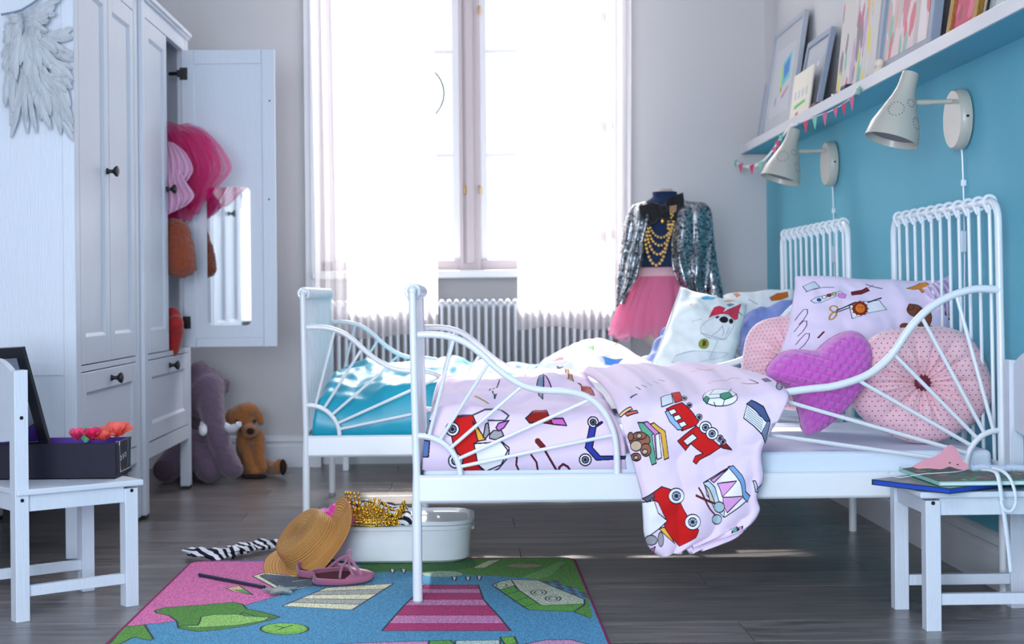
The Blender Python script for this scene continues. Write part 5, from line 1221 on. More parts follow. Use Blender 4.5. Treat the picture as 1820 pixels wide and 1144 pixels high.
yawL = math.atan2(cb.y-ca.y, cb.x-ca.x)
chL = chair('white child chair on the left holding a dark blue box', (ca.x, ca.y+.015, 0), yawL, .235, (cb-ca).length+.0)
print('chair L', ca, cb, cc_, yawL, (cb-ca).length, (cc_-cb).length)
ce = PZ(1654, 1120, 0); cf = PZ(1586, 1082, 0); print('chair R', ce, cf)
chair('white child chair on the right holding picture books', (1.200, 3.345, 0), PI+math.radians(1.0), .215, .255)
SEAT = .2855
# ---- navy box with its things
nb = mat('navy_lacquer_box', srgb(10, 8, 34), .5, spec=.25); pur = mat('purple_lining', srgb(96, 60, 160), .8)
bX0, bX1, bY0, bY1 = P(-14, 850, 3.47).x, P(206, 850, 3.47).x, 3.47, 3.63; bz1 = P(150, 788, 3.47).z
bo_ = ((bX0+bX1)/2, (bY0+bY1)/2, SEAT)
box = empty('storage_box', bo_, math.radians(0), 'dark blue open box with wire handle on the left chair', 'box')
sk_ = .035   # the right end runs back and slightly outward
def bp_(x, y, z): return (x+(y-bY0)*.0, y, z)
g = G(); t_ = .004
for (a, b, c_, d) in ((bX0, bX1, bY0, bY0+t_), (bX0, bX1, bY1-t_, bY1), (bX0, bX0+t_, bY0+t_, bY1-t_), (bX1-t_, bX1, bY0+t_, bY1-t_)): g.box(a, b, c_, d, SEAT, bz1)
g.box(bX0, bX1, bY0, bY1, SEAT, SEAT+.003)
g.build('tray', nb, box, bo_, False, .001)
g = G()
for (a, b, c_, d) in ((bX0+t_, bX1-t_, bY0+t_, bY0+t_+.002), (bX0+t_, bX1-t_, bY1-t_-.002, bY1-t_), (bX0+t_, bX0+t_+.002, bY0+t_, bY1-t_), (bX1-t_-.002, bX1-t_, bY0+t_, bY1-t_)): g.box(a, b, c_, d, SEAT+.004, bz1-.001)
g.box(bX0+.005, bX1-.005, bY0+.005, bY1-.005, SEAT+.003, SEAT+.006)
g.build('lining', pur, box, bo_, False)
wx = bX1+.004; yy0, yy1 = bY0+.02, bY1-.02
G().tube([(wx, yy0, bz1-.004), (wx, yy0+.008, SEAT+.012), (wx, yy1-.008, SEAT+.012), (wx, yy1, bz1-.004)], .0013, 6).tube([(bX1-.004, yy0, bz1+.002), (wx+.001, yy0, bz1+.002), (wx, yy0, bz1-.006)], .0013, 6).tube([(bX1-.004, yy1, bz1+.002), (wx+.001, yy1, bz1+.002), (wx, yy1, bz1-.006)], .0013, 6).build('wire_handle', CHROME, box, bo_)
for k_ in range(3): G().tube([(bX1+.001, bY0+.05+k_*.022+.006*math.cos(t), SEAT+.042+.005*math.sin(t)+k_*.002) for t in [2*PI*i/10 for i in range(10)]], .0008, 5, closed=True).build('metal_eyelet', CHROME, box, bo_)
# framed mirror leaning inside
ml = empty('table_mirror', P(60, 790, 3.55), 0, 'black framed mirror standing tilted in the dark blue box', 'mirror'); mlo = ml.location.copy()
TR_, BR_ = P(42, 616, 3.50), P(92, 800, 3.54); TL_, BL_ = P(-70, 622, 3.56), P(-30, 812, 3.60)
def qd_(u, v, off=0):
    n_ = (TR_-TL_).cross(BL_-TL_).normalized(); n_ = n_ if n_.y < 0 else -n_
    return TL_.lerp(TR_, u).lerp(BL_.lerp(BR_, u), v)+n_*off
g = G(); iw, ih = .13, .10
def qprism(g, u0, u1, v0, v1, o0, o1): g.add([qd_(u, v, o) for u in (u0, u1) for v in (v0, v1) for o in (o0, o1)], [(0, 1, 3, 2), (4, 6, 7, 5), (0, 4, 5, 1), (2, 3, 7, 6), (0, 2, 6, 4), (1, 5, 7, 3)])
qprism(g, 0, 1, 0, ih, -.006, .006); qprism(g, 0, 1, 1-ih, 1, -.006, .006); qprism(g, 0, iw, ih, 1-ih, -.006, .006); qprism(g, 1-iw, 1, ih, 1-ih, -.006, .006); qprism(g, .02, .98, .02, .98, -.007, -.002)
g.build('frame', mat('black_lacquer', (.012, .012, .018), .3), ml, mlo, False, .001)
g = G(); qprism(g, iw-.01, 1-iw+.01, ih-.01, 1-ih+.01, -.001, .001); g.build('mirror_glass', MIRR, ml, mlo, False)
# flowers in the box
def flower(px, py, D, R_, m, n_, label, up=(0, -.4, 1), layers=3, op=.6):
    p = P(px, py, D); r = empty('artificial_flower', p, 0, label, 'flower', 'artificial flowers in the dark blue box'); q = Vector((0, 0, 1)).rotation_difference(Vector(up).normalized()); o = p
    for l in range(layers):
        for i in range(n_):
            a = 2*PI*(i+l*.5)/n_; tilt = op+.35*l; L = R_*(1-.22*l); g = G()
            def fn(u, v):
                w_ = L*.42*math.sin(PI*min(.999, v*.92+.05))**.7*(1-.2*v); s = (u-.5)*2
                rad = L*v*math.cos(tilt); zz = L*v*math.sin(tilt)-.15*L*v*v+abs(s)**2*w_*.35
                x, y = rad, s*w_
                return o+q @ Vector((x*math.cos(a)-y*math.sin(a), x*math.sin(a)+y*math.cos(a), zz))
            g.grid(fn, 6, 7); g.build('petal', m, r, o)
    G().ball(o+q @ Vector((0, 0, R_*.2)), R_*.12, 8).build('centre', mat('yellow_stamen', srgb(230, 200, 90), .8), r, o)
    return r
cor = mat('coral_petal', srgb(245, 120, 108), .7, translucent=.3); mag = mat('magenta_petal', srgb(226, 40, 100), .7, translucent=.2); mnt = mat('mint_leaf', srgb(110, 215, 150), .7, translucent=.2)
flower(208, 776, 3.54, .050, cor, 6, 'large coral artificial flower at the end of the dark blue box')
flower(184, 782, 3.51, .034, cor, 5, 'smaller coral artificial flower beside the magenta one in the box')
flower(165, 782, 3.51, .036, mag, 5, 'magenta artificial flower in the middle of the box', op=.9)
flower(138, 782, 3.51, .034, mat('rose_petal', srgb(226, 70, 120), .7), 5, 'rose pink artificial flower left in the row in the box', op=1.0)
lf = empty('artificial_leaf', P(152, 775, 3.57), 0, 'mint green leaf among the flowers in the box', 'leaf')
G().grid(lambda u, v: P(152+(u-.5)*2*10*math.sin(PI*min(.99, v*.9+.08)), 786-v*30, 3.57-.006*math.sin(PI*u)), 8, 8).build('leaf_blade', mnt, lf, lf.location.copy())
# ---- books, mask, ribbons on the right chair
def book(name, corner, dirx, L, Wd, z, th, cover, pages, label):
    a = Vector(corner).xy; d = Vector(dirx).normalized(); n_ = Vector((-d.y, d.x)); o = (a.x, a.y, z)
    r = empty(name, o, math.atan2(d.y, d.x), label, 'book', 'picture books on the right chair')
    G().box(0, L, 0, Wd, 0, .0016).box(0, L, 0, Wd, th-.0016, th).box(0, .002, 0, Wd, 0, th).build('cover', cover, r, None, False, .0006)
    G().box(.002, L-.003, .003, Wd-.003, .0016, th-.0016).build('pages', pages, r, None, False)
    return r
cvk = blotches((18, 60, 42), [(40, 120, 70), (10, 35, 30), (90, 160, 90), (160, 60, 70), (60, 140, 130), (20, 80, 60)], 90, 400, 300, .01, .05)
gcov = print_mat('green_picture_cover', cvk, .55, 0); gdk = mat('dark_green_cover', srgb(22, 60, 40), .3, coat=.4); bpg = mat('blue_pages', srgb(40, 80, 200), .5, nscale=300, stretch=(.1, .1, 10), namt=.3); wpg = mat('white_pages', srgb(225, 228, 232), .7); mct = mat('mint_spine', srgb(140, 205, 190), .4)
Lc = PZ(1549, 850, .30); Nc = PZ(1688, 866, .30); dN = (Nc-Lc)
b1 = book('picture_book', Lc, dN.xy, dN.length, .27, SEAT+.001, .012, gdk, bpg, 'large dark green book with blue pages lying under the others')
n1 = PZ(1669, 860, .303)
b2 = book('picture_book', (n1.x, n1.y, 0), (1, .03), .25, .26, SEAT+.0135, .009, mct, wpg, 'picture book with mint edge and green cover lying on top')
G().add([(0.001, 0.001, .0094), (.249, .001, .0094), (.249, .259, .0094), (.001, .259, .0094)], [(0, 1, 2, 3)], [(0, 0), (1, 0), (1, 1), (0, 1)]).build('cover_picture', gcov, b2, None, False)
BT = SEAT+.0235
pkm = mat('pink_felt', srgb(240, 160, 176), .75, sheen=.3, bump=.2)
mo_ = [(1621, 829), (1640, 818), (1662, 811), (1674, 803), (1682, 794), (1691, 790), (1700, 796), (1706, 808), (1713, 820), (1724, 829), (1716, 836), (1702, 833), (1688, 829), (1672, 834), (1650, 832), (1632, 833)]
mk = empty('costume_mask', P(1680, 834, 3.16), 0, 'pink felt mask with a pointed peak on the books', 'mask'); mko = mk.location.copy()
msh = G().prism([P(a, b, 3.17+.0016*(834-b)) for a, b in mo_], (0, .004, 0)).build('face', pkm, mk, mko, False, .0015)
for (a, b) in ((1688, 822), (1702, 825)): G().lathe([(.0022, 0), (.0022, .001)], P(a, b, 3.165+.0016*(834-b)), (0, -1, 0), 12, sy=.5).build('eye_hole', BLACK, mk, mko)
G().tube(smooth_path([P(1621, 829, 3.17), P(1590, 834, 3.2), P(1578, 842, 3.18), P(1600, 848, 3.14), P(1640, 842, 3.11), P(1700, 838, 3.12), P(1724, 832, 3.16)], 8), .0008, 6).build('elastic', mat('white_elastic', srgb(230, 232, 238), .6), mk, mko)
flf = mat('pale_blue_fluff', srgb(200, 216, 236), .95, sheen=.5)
fo = empty('feather_boa', P(1775, 836, 3.25), 0, 'pale blue fluffy boa lying behind the mask', 'boa'); foo = fo.location.copy()
pth_ = smooth_path([P(1728, 832, 3.27), P(1750, 830, 3.26), P(1775, 833, 3.25), P(1800, 831, 3.24), P(1840, 834, 3.23)], 6)
G().tube(pth_, .007, 10).build('core', flf, fo, foo)
g = G()
for i in range(900):
    k_ = rnd.random()*(len(pth_)-1); a = pth_[int(k_)]; d = Vector((rnd.gauss(0, 1), rnd.gauss(0, 1), rnd.gauss(0, 1))).normalized()
    e = a+d*rnd.uniform(.012, .02); s = Vector((rnd.gauss(0, 1), rnd.gauss(0, 1), rnd.gauss(0, 1))).normalized()*.0009
    g.add([a+s, a-s, e], [(0, 1, 2)])
g.build('fluff', flf, fo, foo)['kind'] = 'stuff'
rbm = mat('white_satin_ribbon', srgb(222, 230, 242), .35, sheen=.2)
rb = empty('satin_ribbon', P(1790, 850, 3.06), 0, 'white satin ribbon hanging over the front edge of the right chair', 'ribbon'); rbo = rb.location.copy()
def ribbon(pts_, w_, nm_='ribbon_tail'):
    path = smooth_path([P(*p) for p in pts_], 8); vs = []
    for i, p in enumerate(path):
        t = path[min(i+1, len(path)-1)]-path[max(i-1, 0)]; s = t.cross(Vector((0, -1, .15))).normalized()*w_/2; vs += [p-s, p+s]
    o_ = G().add(vs, [(2*i, 2*i+1, 2*i+3, 2*i+2) for i in range(len(path)-1)]).build(nm_, rbm, rb, rbo); md = o_.modifiers.new('t', 'SOLIDIFY'); md.thickness = .0008; return o_
ribbon([(1745, 834, 3.15), (1762, 836, 3.10), (1772, 842, 3.075), (1777, 862, 3.07), (1781, 890, 3.07), (1787, 930, 3.07), (1793, 980, 3.072), (1797, 1017, 3.072)], .0085)
ribbon([(1762, 833, 3.12), (1780, 836, 3.09), (1795, 850, 3.075), (1804, 875, 3.065), (1805, 895, 3.065), (1797, 908, 3.063), (1785, 905, 3.063), (1779, 890, 3.066)], .0065, 'ribbon_loop')
# ------------------------------------------------------------------ play rug
RX0, RX1, RY0, RY1 = -.722, .275, 2.66, 3.99; SR = 1100
cw, chh = int((RX1-RX0)*SR), int((RY1-RY0)*SR)
cvR = Canvas(cw, chh, (70, 150, 192))
def fr_(px, py): q = PZ(px, py, .008); return ((q.x-RX0)*SR, chh-(q.y-RY0)*SR)
R7 = lambda x, y: fr_(180+x/3.5, 980+y/3.5)
R8 = lambda x, y: fr_(640+x/3.5, 980+y/3.5)
c = cvR; DKL = (20, 30, 45)
sh(c, R7, [(440, 60), (1420, 60), (1440, 150), (1380, 185), (1200, 240), (1060, 285), (900, 330), (700, 400), (470, 430), (270, 452), (140, 466), (-100, 574), (-100, 300)], (222, 110, 172), DKL, 3)
sh(c, R7, [(60, 560), (140, 465), (270, 452), (325, 540), (300, 550), (200, 530), (60, 600), (-60, 640)], (84, 150, 40), DKL, 4)
sh(c, R7, [(330, 365), (400, 345), (620, 330), (820, 312), (880, 325), (905, 355), (1010, 375), (1110, 405), (1050, 425), (900, 460), (720, 485), (600, 495), (480, 475), (470, 430), (420, 395), (345, 380)], (72, 140, 34), DKL, 4)
sh(c, R7, [(620, 405), (700, 390), (860, 388), (900, 400), (1050, 405), (1020, 425), (850, 455), (600, 470), (480, 468), (600, 455), (615, 430)], (150, 205, 100), DKL, 3)
ln(c, R7, [(860, 388), (880, 375), (960, 400), (1090, 408)], DKL, 3); ln(c, R7, [(480, 460), (560, 450), (600, 458)], DKL, 3)
sh(c, R7, ring(1140, 478, 150, 36), (120, 190, 60), DKL, 4); sh(c, R7, ring(1140, 470, 132, 27), (140, 208, 84), None); ln(c, R7, [(1080, 460), (1140, 470), (1100, 485)], DKL, 4); ln(c, R7, [(1140, 470), (1190, 455)], DKL, 4)
sh(c, R7, [(940, 150), (1010, 130), (1400, 168), (1400, 190), (1130, 252)], (238, 236, 205), DKL, 4); sh(c, R7, [(985, 148), (1020, 138), (1400, 172), (1390, 195), (1140, 236)], (88, 104, 122), DKL, 3)
ln(c, R7, [(1070, 190), (1120, 185)], DKL, 4); ln(c, R7, [(1190, 185), (1330, 165)], (220, 220, 210), 5)
sh(c, R7, [(775, 225), (860, 210), (945, 268), (820, 245)], (225, 190, 140), DKL, 3); sh(c, R7, [(830, 238), (900, 235), (940, 266)], (90, 170, 80), DKL, 3)
for k_ in range(5):   # cream and grey ladder
    a0, a1 = k_/5, (k_+1)/5
    Lx = lambda t: (1400+(1125-1400)*t, 222+(337-222)*t); Rx = lambda t: (1820+(1560-1820)*t, 196+(360-196)*t)
    sh(c, R7, [Lx(a0), Rx(a0), Rx(a1), Lx(a1)], (236, 234, 196) if k_ % 2 == 0 else (176, 178, 172), DKL, 4)
ys = [205, 230, 256, 295, 333, 394, 445, 490]
def le(y): return np.interp(y, [205, 290, 335, 490], [400, 320, 272, 135])
def re_(y): return np.interp(y, [205, 300, 385, 490], [735, 770, 850, 938])
for k_ in range(7):
    a, b = ys[k_], ys[k_+1]; sh(c, R8, [(le(a), a), (re_(a), a), (re_(b), b), (le(b), b)], (190, 24, 108) if k_ % 2 == 0 else (214, 130, 180), DKL, 4)
sh(c, R8, [(0, 88), (0, 132), (300, 122), (520, 132), (820, 150), (1010, 160), (1100, 175), (1350, 230), (1420, 300), (1450, 415), (1330, 370), (1330, 300), (1500, 300), (1330, 30), (700, 20)], (80, 148, 40), None)
sh(c, R8, [(0, 40), (700, 40), (740, 95), (520, 120), (0, 122)], (50, 120, 48), None); sh(c, R8, ring(510, 137, 128, 18), (176, 205, 180), None); sh(c, R8, ring(1020, 86, 108, 11), (176, 150, 128), None)
sh(c, R8, [(700, 98), (790, 55), (880, 46), (775, 100)], (222, 220, 180), DKL, 2); sh(c, R8, [(1010, 158), (1240, 60), (1280, 60), (1180, 150), (1100, 170)], (110, 175, 90), None)
for (x, y) in ((200, 118), (270, 118), (585, 165), (670, 165), (740, 160)): sh(c, R8, [(x-14, y-14), (x+16, y-10), (x+8, y+16), (x-8, y+10)], (225, 235, 225), DKL, 3)
sh(c, R8, [(822, 207), (870, 185), (935, 172), (1110, 178), (1395, 295), (1397, 325), (1330, 372), (1050, 360), (1000, 330)], (86, 165, 46), DKL, 4)
sh(c, R8, [(822, 207), (870, 185), (935, 172), (1110, 178), (1395, 295), (1395, 322), (1125, 332), (985, 235), (955, 210), (870, 235)], (206, 212, 190), DKL, 3)
for (x, y) in ((1110, 252), (1200, 290)):
    for rr_ in (48, 26): ln(c, R8, ring(x, y, rr_, rr_*.38)+[(x+rr_, y)], (30, 60, 60), 3)
ln(c, R8, ring(880, 208, 34, 10), (40, 120, 60), 4)
for k_ in range(6):
    for j in range(3):
        x, y = 1130+k_*42+j*28, 182+k_*18-j*4+j*2
        if (k_+j) % 2 == 0: sh(c, R8, [(x, y), (x+32, y-4), (x+66, y+12), (x+34, y+16)], (70, 84, 110), None)
for (x, y) in ((920, 262), (980, 300), (1040, 335)): ln(c, R8, [(x-30, y+8), (x+70, y-20)], DKL, 3)
ln(c, R8, [(940, 175), (985, 235), (1125, 332)], DKL, 3); ln(c, R8, [(1330, 372), (1395, 330)], DKL, 3); ln(c, R8, [(1330, 372), (1430, 410)], DKL, 3)
sh(c, R8, [(-400, 700), (-300, 580), (0, 566), (440, 552), (500, 700)], (214, 150, 190), DKL, 4); sh(c, R8, [(430, 552), (560, 548), (590, 574), (600, 700), (400, 700)], (80, 165, 50), DKL, 4); sh(c, R8, [(590, 552), (870, 548), (890, 700), (610, 700)], (196, 216, 206), DKL, 3); sh(c, R8, [(870, 530), (960, 526), (980, 570), (900, 574)], (110, 180, 40), DKL, 4)
sh(c, R8, [(1035, 570), (1150, 548), (1310, 545), (1420, 574), (1500, 700), (1000, 700)], (210, 150, 190), DKL, 4)
rugm = print_mat('printed_carpet_pile', cvR, .95, 1.0, 300, .1, pile=.7)
rcn = .045; pts = []
for (cx_, cy_, a0) in ((RX1-rcn, RY1-rcn, 0), (RX0+rcn, RY1-rcn, 90), (RX0+rcn, RY0+rcn, 180), (RX1-rcn, RY0+rcn, 270)):
    for k_ in range(8): t = math.radians(a0+90*k_/7); pts.append((cx_+rcn*math.cos(t), cy_+rcn*math.sin(t)))
org = ((RX0+RX1)/2, (RY0+RY1)/2, 0); n_ = len(pts)
rug = G().add([(x, y, .0075) for x, y in pts]+[(x, y, .001) for x, y in pts], [tuple(range(n_)), tuple(range(n_, 2*n_))[::-1]]+[(i, (i+1) % n_, n_+(i+1) % n_, n_+i) for i in range(n_)], [((x-RX0)*SR/cw, (y-RY0)*SR/chh) for x, y in pts]*2).build('play_rug', rugm, None, org, False)
tag(rug, 'colourful printed play rug in pink, blue and green on the floor', 'rug')
G().tube([(x, y, .0048) for x, y in pts], .0042, 8, closed=True).build('edge_binding', mat('plum_yarn', srgb(150, 44, 100), .9, bump=1, bscale=500), rug, org)
# ------------------------------------------------------------------ storage tub
tubm = mat('white_plastic', srgb(244, 247, 252), .35, spec=.5); tbx0, tbx1 = P(577, 1000, 3.92).x, P(840, 1000, 3.92).x
ty0, ty1 = 3.905, 4.16; cxT, cyT = (tbx0+tbx1)/2, (ty0+ty1)/2; hw, hd_ = (tbx1-tbx0)/2, (ty1-ty0)/2
def rr_ring(sx, sy, z, rad, n=10):
    out = []
    for (ax_, ay_, a0) in ((1, 1, 0), (-1, 1, 90), (-1, -1, 180), (1, -1, 270)):
        for k_ in range(n+1): t = math.radians(a0+90*k_/n); out.append(Vector((cxT+ax_*(sx-rad)+rad*math.cos(t), cyT+ay_*(sy-rad)+rad*math.sin(t), z)))
    return out
def loft(g, rings, cap0=True, cap1=True):
    n = len(rings[0]); vs = [p for r in rings for p in r]
    fs = [(i*n+k, i*n+(k+1) % n, (i+1)*n+(k+1) % n, (i+1)*n+k) for i in range(len(rings)-1) for k in range(n)]
    if cap0: fs.append(tuple(range(n))[::-1])
    if cap1: fs.append(tuple(range((len(rings)-1)*n, len(rings)*n)))
    return g.add(vs, fs)
tb = empty('storage_tub', (cxT, cyT, .008), 0, 'white plastic storage tub standing at the rug edge', 'tub'); tbo = tb.location.copy()
zt_ = .105
loft(G(), [rr_ring(hw-.016, hd_-.016, .009, .07), rr_ring(hw-.008, hd_-.008, .016, .075), rr_ring(hw-.002, hd_-.002, zt_-.012, .08), rr_ring(hw+.002, hd_+.002, zt_-.010, .08), rr_ring(hw+.002, hd_+.002, zt_, .08), rr_ring(hw-.004, hd_-.004, zt_, .076), rr_ring(hw-.012, hd_-.012, .02, .07)]).build('body', tubm, tb, tbo, True)
loft(G(), [rr_ring(hw+.004, hd_+.004, zt_+.001, .082), rr_ring(hw+.006, hd_+.006, zt_+.003, .084), rr_ring(hw+.006, hd_+.006, zt_+.012, .084), rr_ring(hw-.006, hd_-.006, zt_+.0135, .076), rr_ring(hw-.012, hd_-.012, zt_+.006, .072)]).build('lid', tubm, tb, tbo, True)
bx('grip', tubm, (cxT+hw-.03, cxT+hw+.006, cyT-.04, cyT+.04, zt_-.022, zt_-.012), tb, tbo, .004)
LZ = zt_+.0065
# gold crown
gld = mat('gold_filigree', srgb(240, 194, 70), .22, 1, nscale=80, namt=.3)
cn = PZ(664, 930, LZ+.002); cn.y += .0; cw_ = empty('gold_tiara', (cn.x, cn.y, LZ), 0, 'gold filigree toy crown on the tub lid', 'crown'); cwo = cw_.location.copy()
Rc = .074; g = G()
for zz in (.003, .018): g.tube([(cn.x+Rc*math.cos(t), cn.y+Rc*.7*math.sin(t), LZ+zz) for t in [2*PI*i/40 for i in range(40)]], .0022, 6, closed=True)
for i in range(40):
    t = 2*PI*i/40; h_ = .040+.014*math.cos(t*4)
    if abs(((t/PI*180)-222+180) % 360-180) < 22: h_ = .082
    b0 = Vector((cn.x+Rc*math.cos(t), cn.y+Rc*.7*math.sin(t), LZ+.003)); tp_ = b0+Vector((.004*math.cos(t), .004*math.sin(t), h_)); t2 = t+2*PI/40
    g.tube([b0, tp_], .0015, 5).ball(tp_, .0042, 8, 5); b2_ = Vector((cn.x+Rc*math.cos(t2), cn.y+Rc*.7*math.sin(t2), LZ+.02)); g.tube([tp_-Vector((0, 0, .012)), b2_], .0013, 5)
    for q in range(5): g.ball(b0+(tp_-b0)*(.1+.19*q)+Vector((rnd.uniform(-.004, .004), -.001, rnd.uniform(-.003, .003))), rnd.uniform(.003, .0052), 7, 5)
g.build('filigree', gld, cw_, cwo)
G().tube([(cn.x+Rc*math.cos(t), cn.y+Rc*.7*math.sin(t), LZ+.010) for t in [2*PI*i/40 for i in range(40)]], .0032, 6, closed=True).build('base_band', gld, cw_, cwo)
# zebra cloth: on the lid and trailing over the floor
zb_ = bpy.data.materials.new('zebra_fabric'); zb_.use_nodes = True; nt = zb_.node_tree; b = nt.nodes['Principled BSDF']; tc = nt.nodes.new('ShaderNodeTexCoord')
wv = nt.nodes.new('ShaderNodeTexWave'); wv.inputs['Scale'].default_value = 17; wv.inputs['Distortion'].default_value = 7; wv.inputs['Detail Scale'].default_value = .6; wv.bands_direction = 'DIAGONAL'
rp = nt.nodes.new('ShaderNodeValToRGB'); rp.color_ramp.interpolation = 'CONSTANT'; rp.color_ramp.elements[0].color = (*srgb(18, 18, 30), 1); rp.color_ramp.elements[1].position = .5; rp.color_ramp.elements[1].color = (*srgb(236, 238, 245), 1)
nt.links.new(tc.outputs['Object'], wv.inputs['Vector']); nt.links.new(wv.outputs['Fac'], rp.inputs[0]); nt.links.new(rp.outputs[0], b.inputs['Base Color']); b.inputs['Roughness'].default_value = .8
def crump(name, m, path, r0, label, cat, n=26, parent=None, flat=.6, tw=3):
    path = smooth_path(path, 8); N_ = len(path); g = G(); vs = []
    for i, p in enumerate(path):
        t = (path[min(i+1, N_-1)]-path[max(i-1, 0)]).normalized(); s = t.cross(Vector((0, 0, 1))).normalized(); u_ = s.cross(t)
        rr = r0*(.35+.65*math.sin(PI*(.06+.88*i/(N_-1)))**.5)*(1+.18*math.sin(i*.9))
        for k_ in range(n):
            a = 2*PI*k_/n; q = rr*(1+.28*math.sin(3*a+i*.25*tw/3)+.12*math.sin(7*a-i*.3)); vs.append(p+s*q*math.cos(a)+u_*q*math.sin(a)*flat)
    fs = [(i*n+k_, i*n+(k_+1) % n, (i+1)*n+(k_+1) % n, (i+1)*n+k_) for i in range(N_-1) for k_ in range(n)]+[tuple(range(n))[::-1], tuple(range((N_-1)*n, N_*n))]
    zm = min(v.z for v in vs); o_ = G().add(vs, fs).build(name, m, parent, (path[N_//2].x, path[N_//2].y, zm))
    return tag(o_, label, cat) if label else o_
fz = lambda px, py, z=.02: PZ(px, py, z)
crump('zebra_scarf', zb_, [fz(334, 978), fz(352, 982), fz(385, 984), fz(415, 978), fz(445, 972), fz(480, 966), fz(515, 962)], .021, 'black and white zebra scarf trailing over the floor left of the hat', 'scarf')
lz = lambda px, py, h_=.016: PZ(px, py, LZ+h_)
crump('zebra_scarf', zb_, [lz(600, 918, .02), lz(622, 906, .02), lz(655, 904, .022), lz(690, 905, .02), lz(714, 916, .018), lz(728, 926, .014)], .022, 'black and white zebra scarf bunched behind the gold crown', 'scarf', flat=.8)
crump('magenta_cloth', mat('magenta_satin', srgb(226, 40, 170), .5, sheen=.3), [lz(580, 912, .025), lz(590, 915, .03), lz(606, 922, .022), lz(622, 930, .012)], .026, 'bright magenta cloth between the straw hat and the crown', 'cloth', flat=.8)
# ------------------------------------------------------------------ straw hat
strw = bpy.data.materials.new('woven_straw'); strw.use_nodes = True; nt = strw.node_tree; b = nt.nodes['Principled BSDF']; uvn = nt.nodes.new('ShaderNodeUVMap')
sxp = nt.nodes.new('ShaderNodeMapping'); nt.links.new(uvn.outputs[0], sxp.inputs[0]); sxp.inputs['Scale'].default_value = (1, 1, 1)
w1_ = nt.nodes.new('ShaderNodeTexWave'); w1_.bands_direction = 'Y'; w1_.inputs['Scale'].default_value = 6.5; w1_.inputs['Distortion'].default_value = .4; nt.links.new(sxp.outputs[0], w1_.inputs['Vector'])
w2_ = nt.nodes.new('ShaderNodeTexWave'); w2_.bands_direction = 'X'; w2_.inputs['Scale'].default_value = 45; w2_.inputs['Distortion'].default_value = 2; nt.links.new(sxp.outputs[0], w2_.inputs['Vector'])
mm = nt.nodes.new('ShaderNodeMath'); mm.operation = 'MULTIPLY'; nt.links.new(w1_.outputs['Fac'], mm.inputs[0]); nt.links.new(w2_.outputs['Fac'], mm.inputs[1])
rp = nt.nodes.new('ShaderNodeValToRGB'); rp.color_ramp.elements[0].color = (*srgb(186, 112, 44), 1); rp.color_ramp.elements[1].color = (*srgb(255, 212, 130), 1); rp.color_ramp.elements[1].position = .55; nt.links.new(mm.outputs[0], rp.inputs[0]); nt.links.new(rp.outputs[0], b.inputs['Base Color'])
b.inputs['Roughness'].default_value = .5; bp = nt.nodes.new('ShaderNodeBump'); bp.inputs['Strength'].default_value = .8; bp.inputs['Distance'].default_value = .003; nt.links.new(mm.outputs[0], bp.inputs['Height']); nt.links.new(bp.outputs[0], b.inputs['Normal'])
hcn = P(557, 968, 3.80); hax = Vector((-.60, -.40, .66)).normalized()
e1 = Vector((.55, 0, .5)); e1 = (e1-hax*e1.dot(hax)).normalized(); e2 = hax.cross(e1)
prof = [(.0, .062), (.02, .0625), (.045, .063), (.060, .062), (.0665, .058), (.070, .050), (.0725, .035), (.075, .015), (.078, .003), (.086, -.003), (.100, -.004), (.118, -.002), (.132, .001)]
prof = [(np.interp(k_, range(len(prof)), [p_[0] for p_ in prof]), np.interp(k_, range(len(prof)), [p_[1] for p_ in prof])) for k_ in np.linspace(0, len(prof)-1, 49)]
def hat(u, v):
    k_ = v*(len(prof)-1); i = min(int(k_), len(prof)-2); r = prof[i][0]+(prof[i+1][0]-prof[i][0])*(k_-i); z = prof[i][1]+(prof[i+1][1]-prof[i][1])*(k_-i); t = 2*PI*u
    br = max(0, (r-.08)/.05); z += br*(.022*math.cos(2*t+.4)+.012*math.sin(3*t)); sx_, sy_ = 1.05, .88
    if r < .08 and z > .055: z -= .008*(1-(r/.066)**2) if r < .066 else 0
    return hcn+e1*r*sx_*math.cos(t)+e2*r*sy_*math.sin(t)+hax*z
ht = G().grid(hat, 96, 72, lambda u, v: (u*2, v*1.6)).build('straw_hat', strw, None, hcn); md = ht.modifiers.new('t', 'SOLIDIFY'); md.thickness = .0025
tag(ht, 'woven straw hat leaning against the white tub', 'hat')
bpy.context.view_layer.update()
print('hat low', min((ht.matrix_world @ v.co).z for v in ht.data.vertices))
G().tube([hcn+e1*.0775*1.05*math.cos(t)+e2*.0775*.88*math.sin(t)+hax*.008 for t in [2*PI*i/60 for i in range(60)]], .0022, 6, closed=True).build('braid_band', strw, ht, hcn)
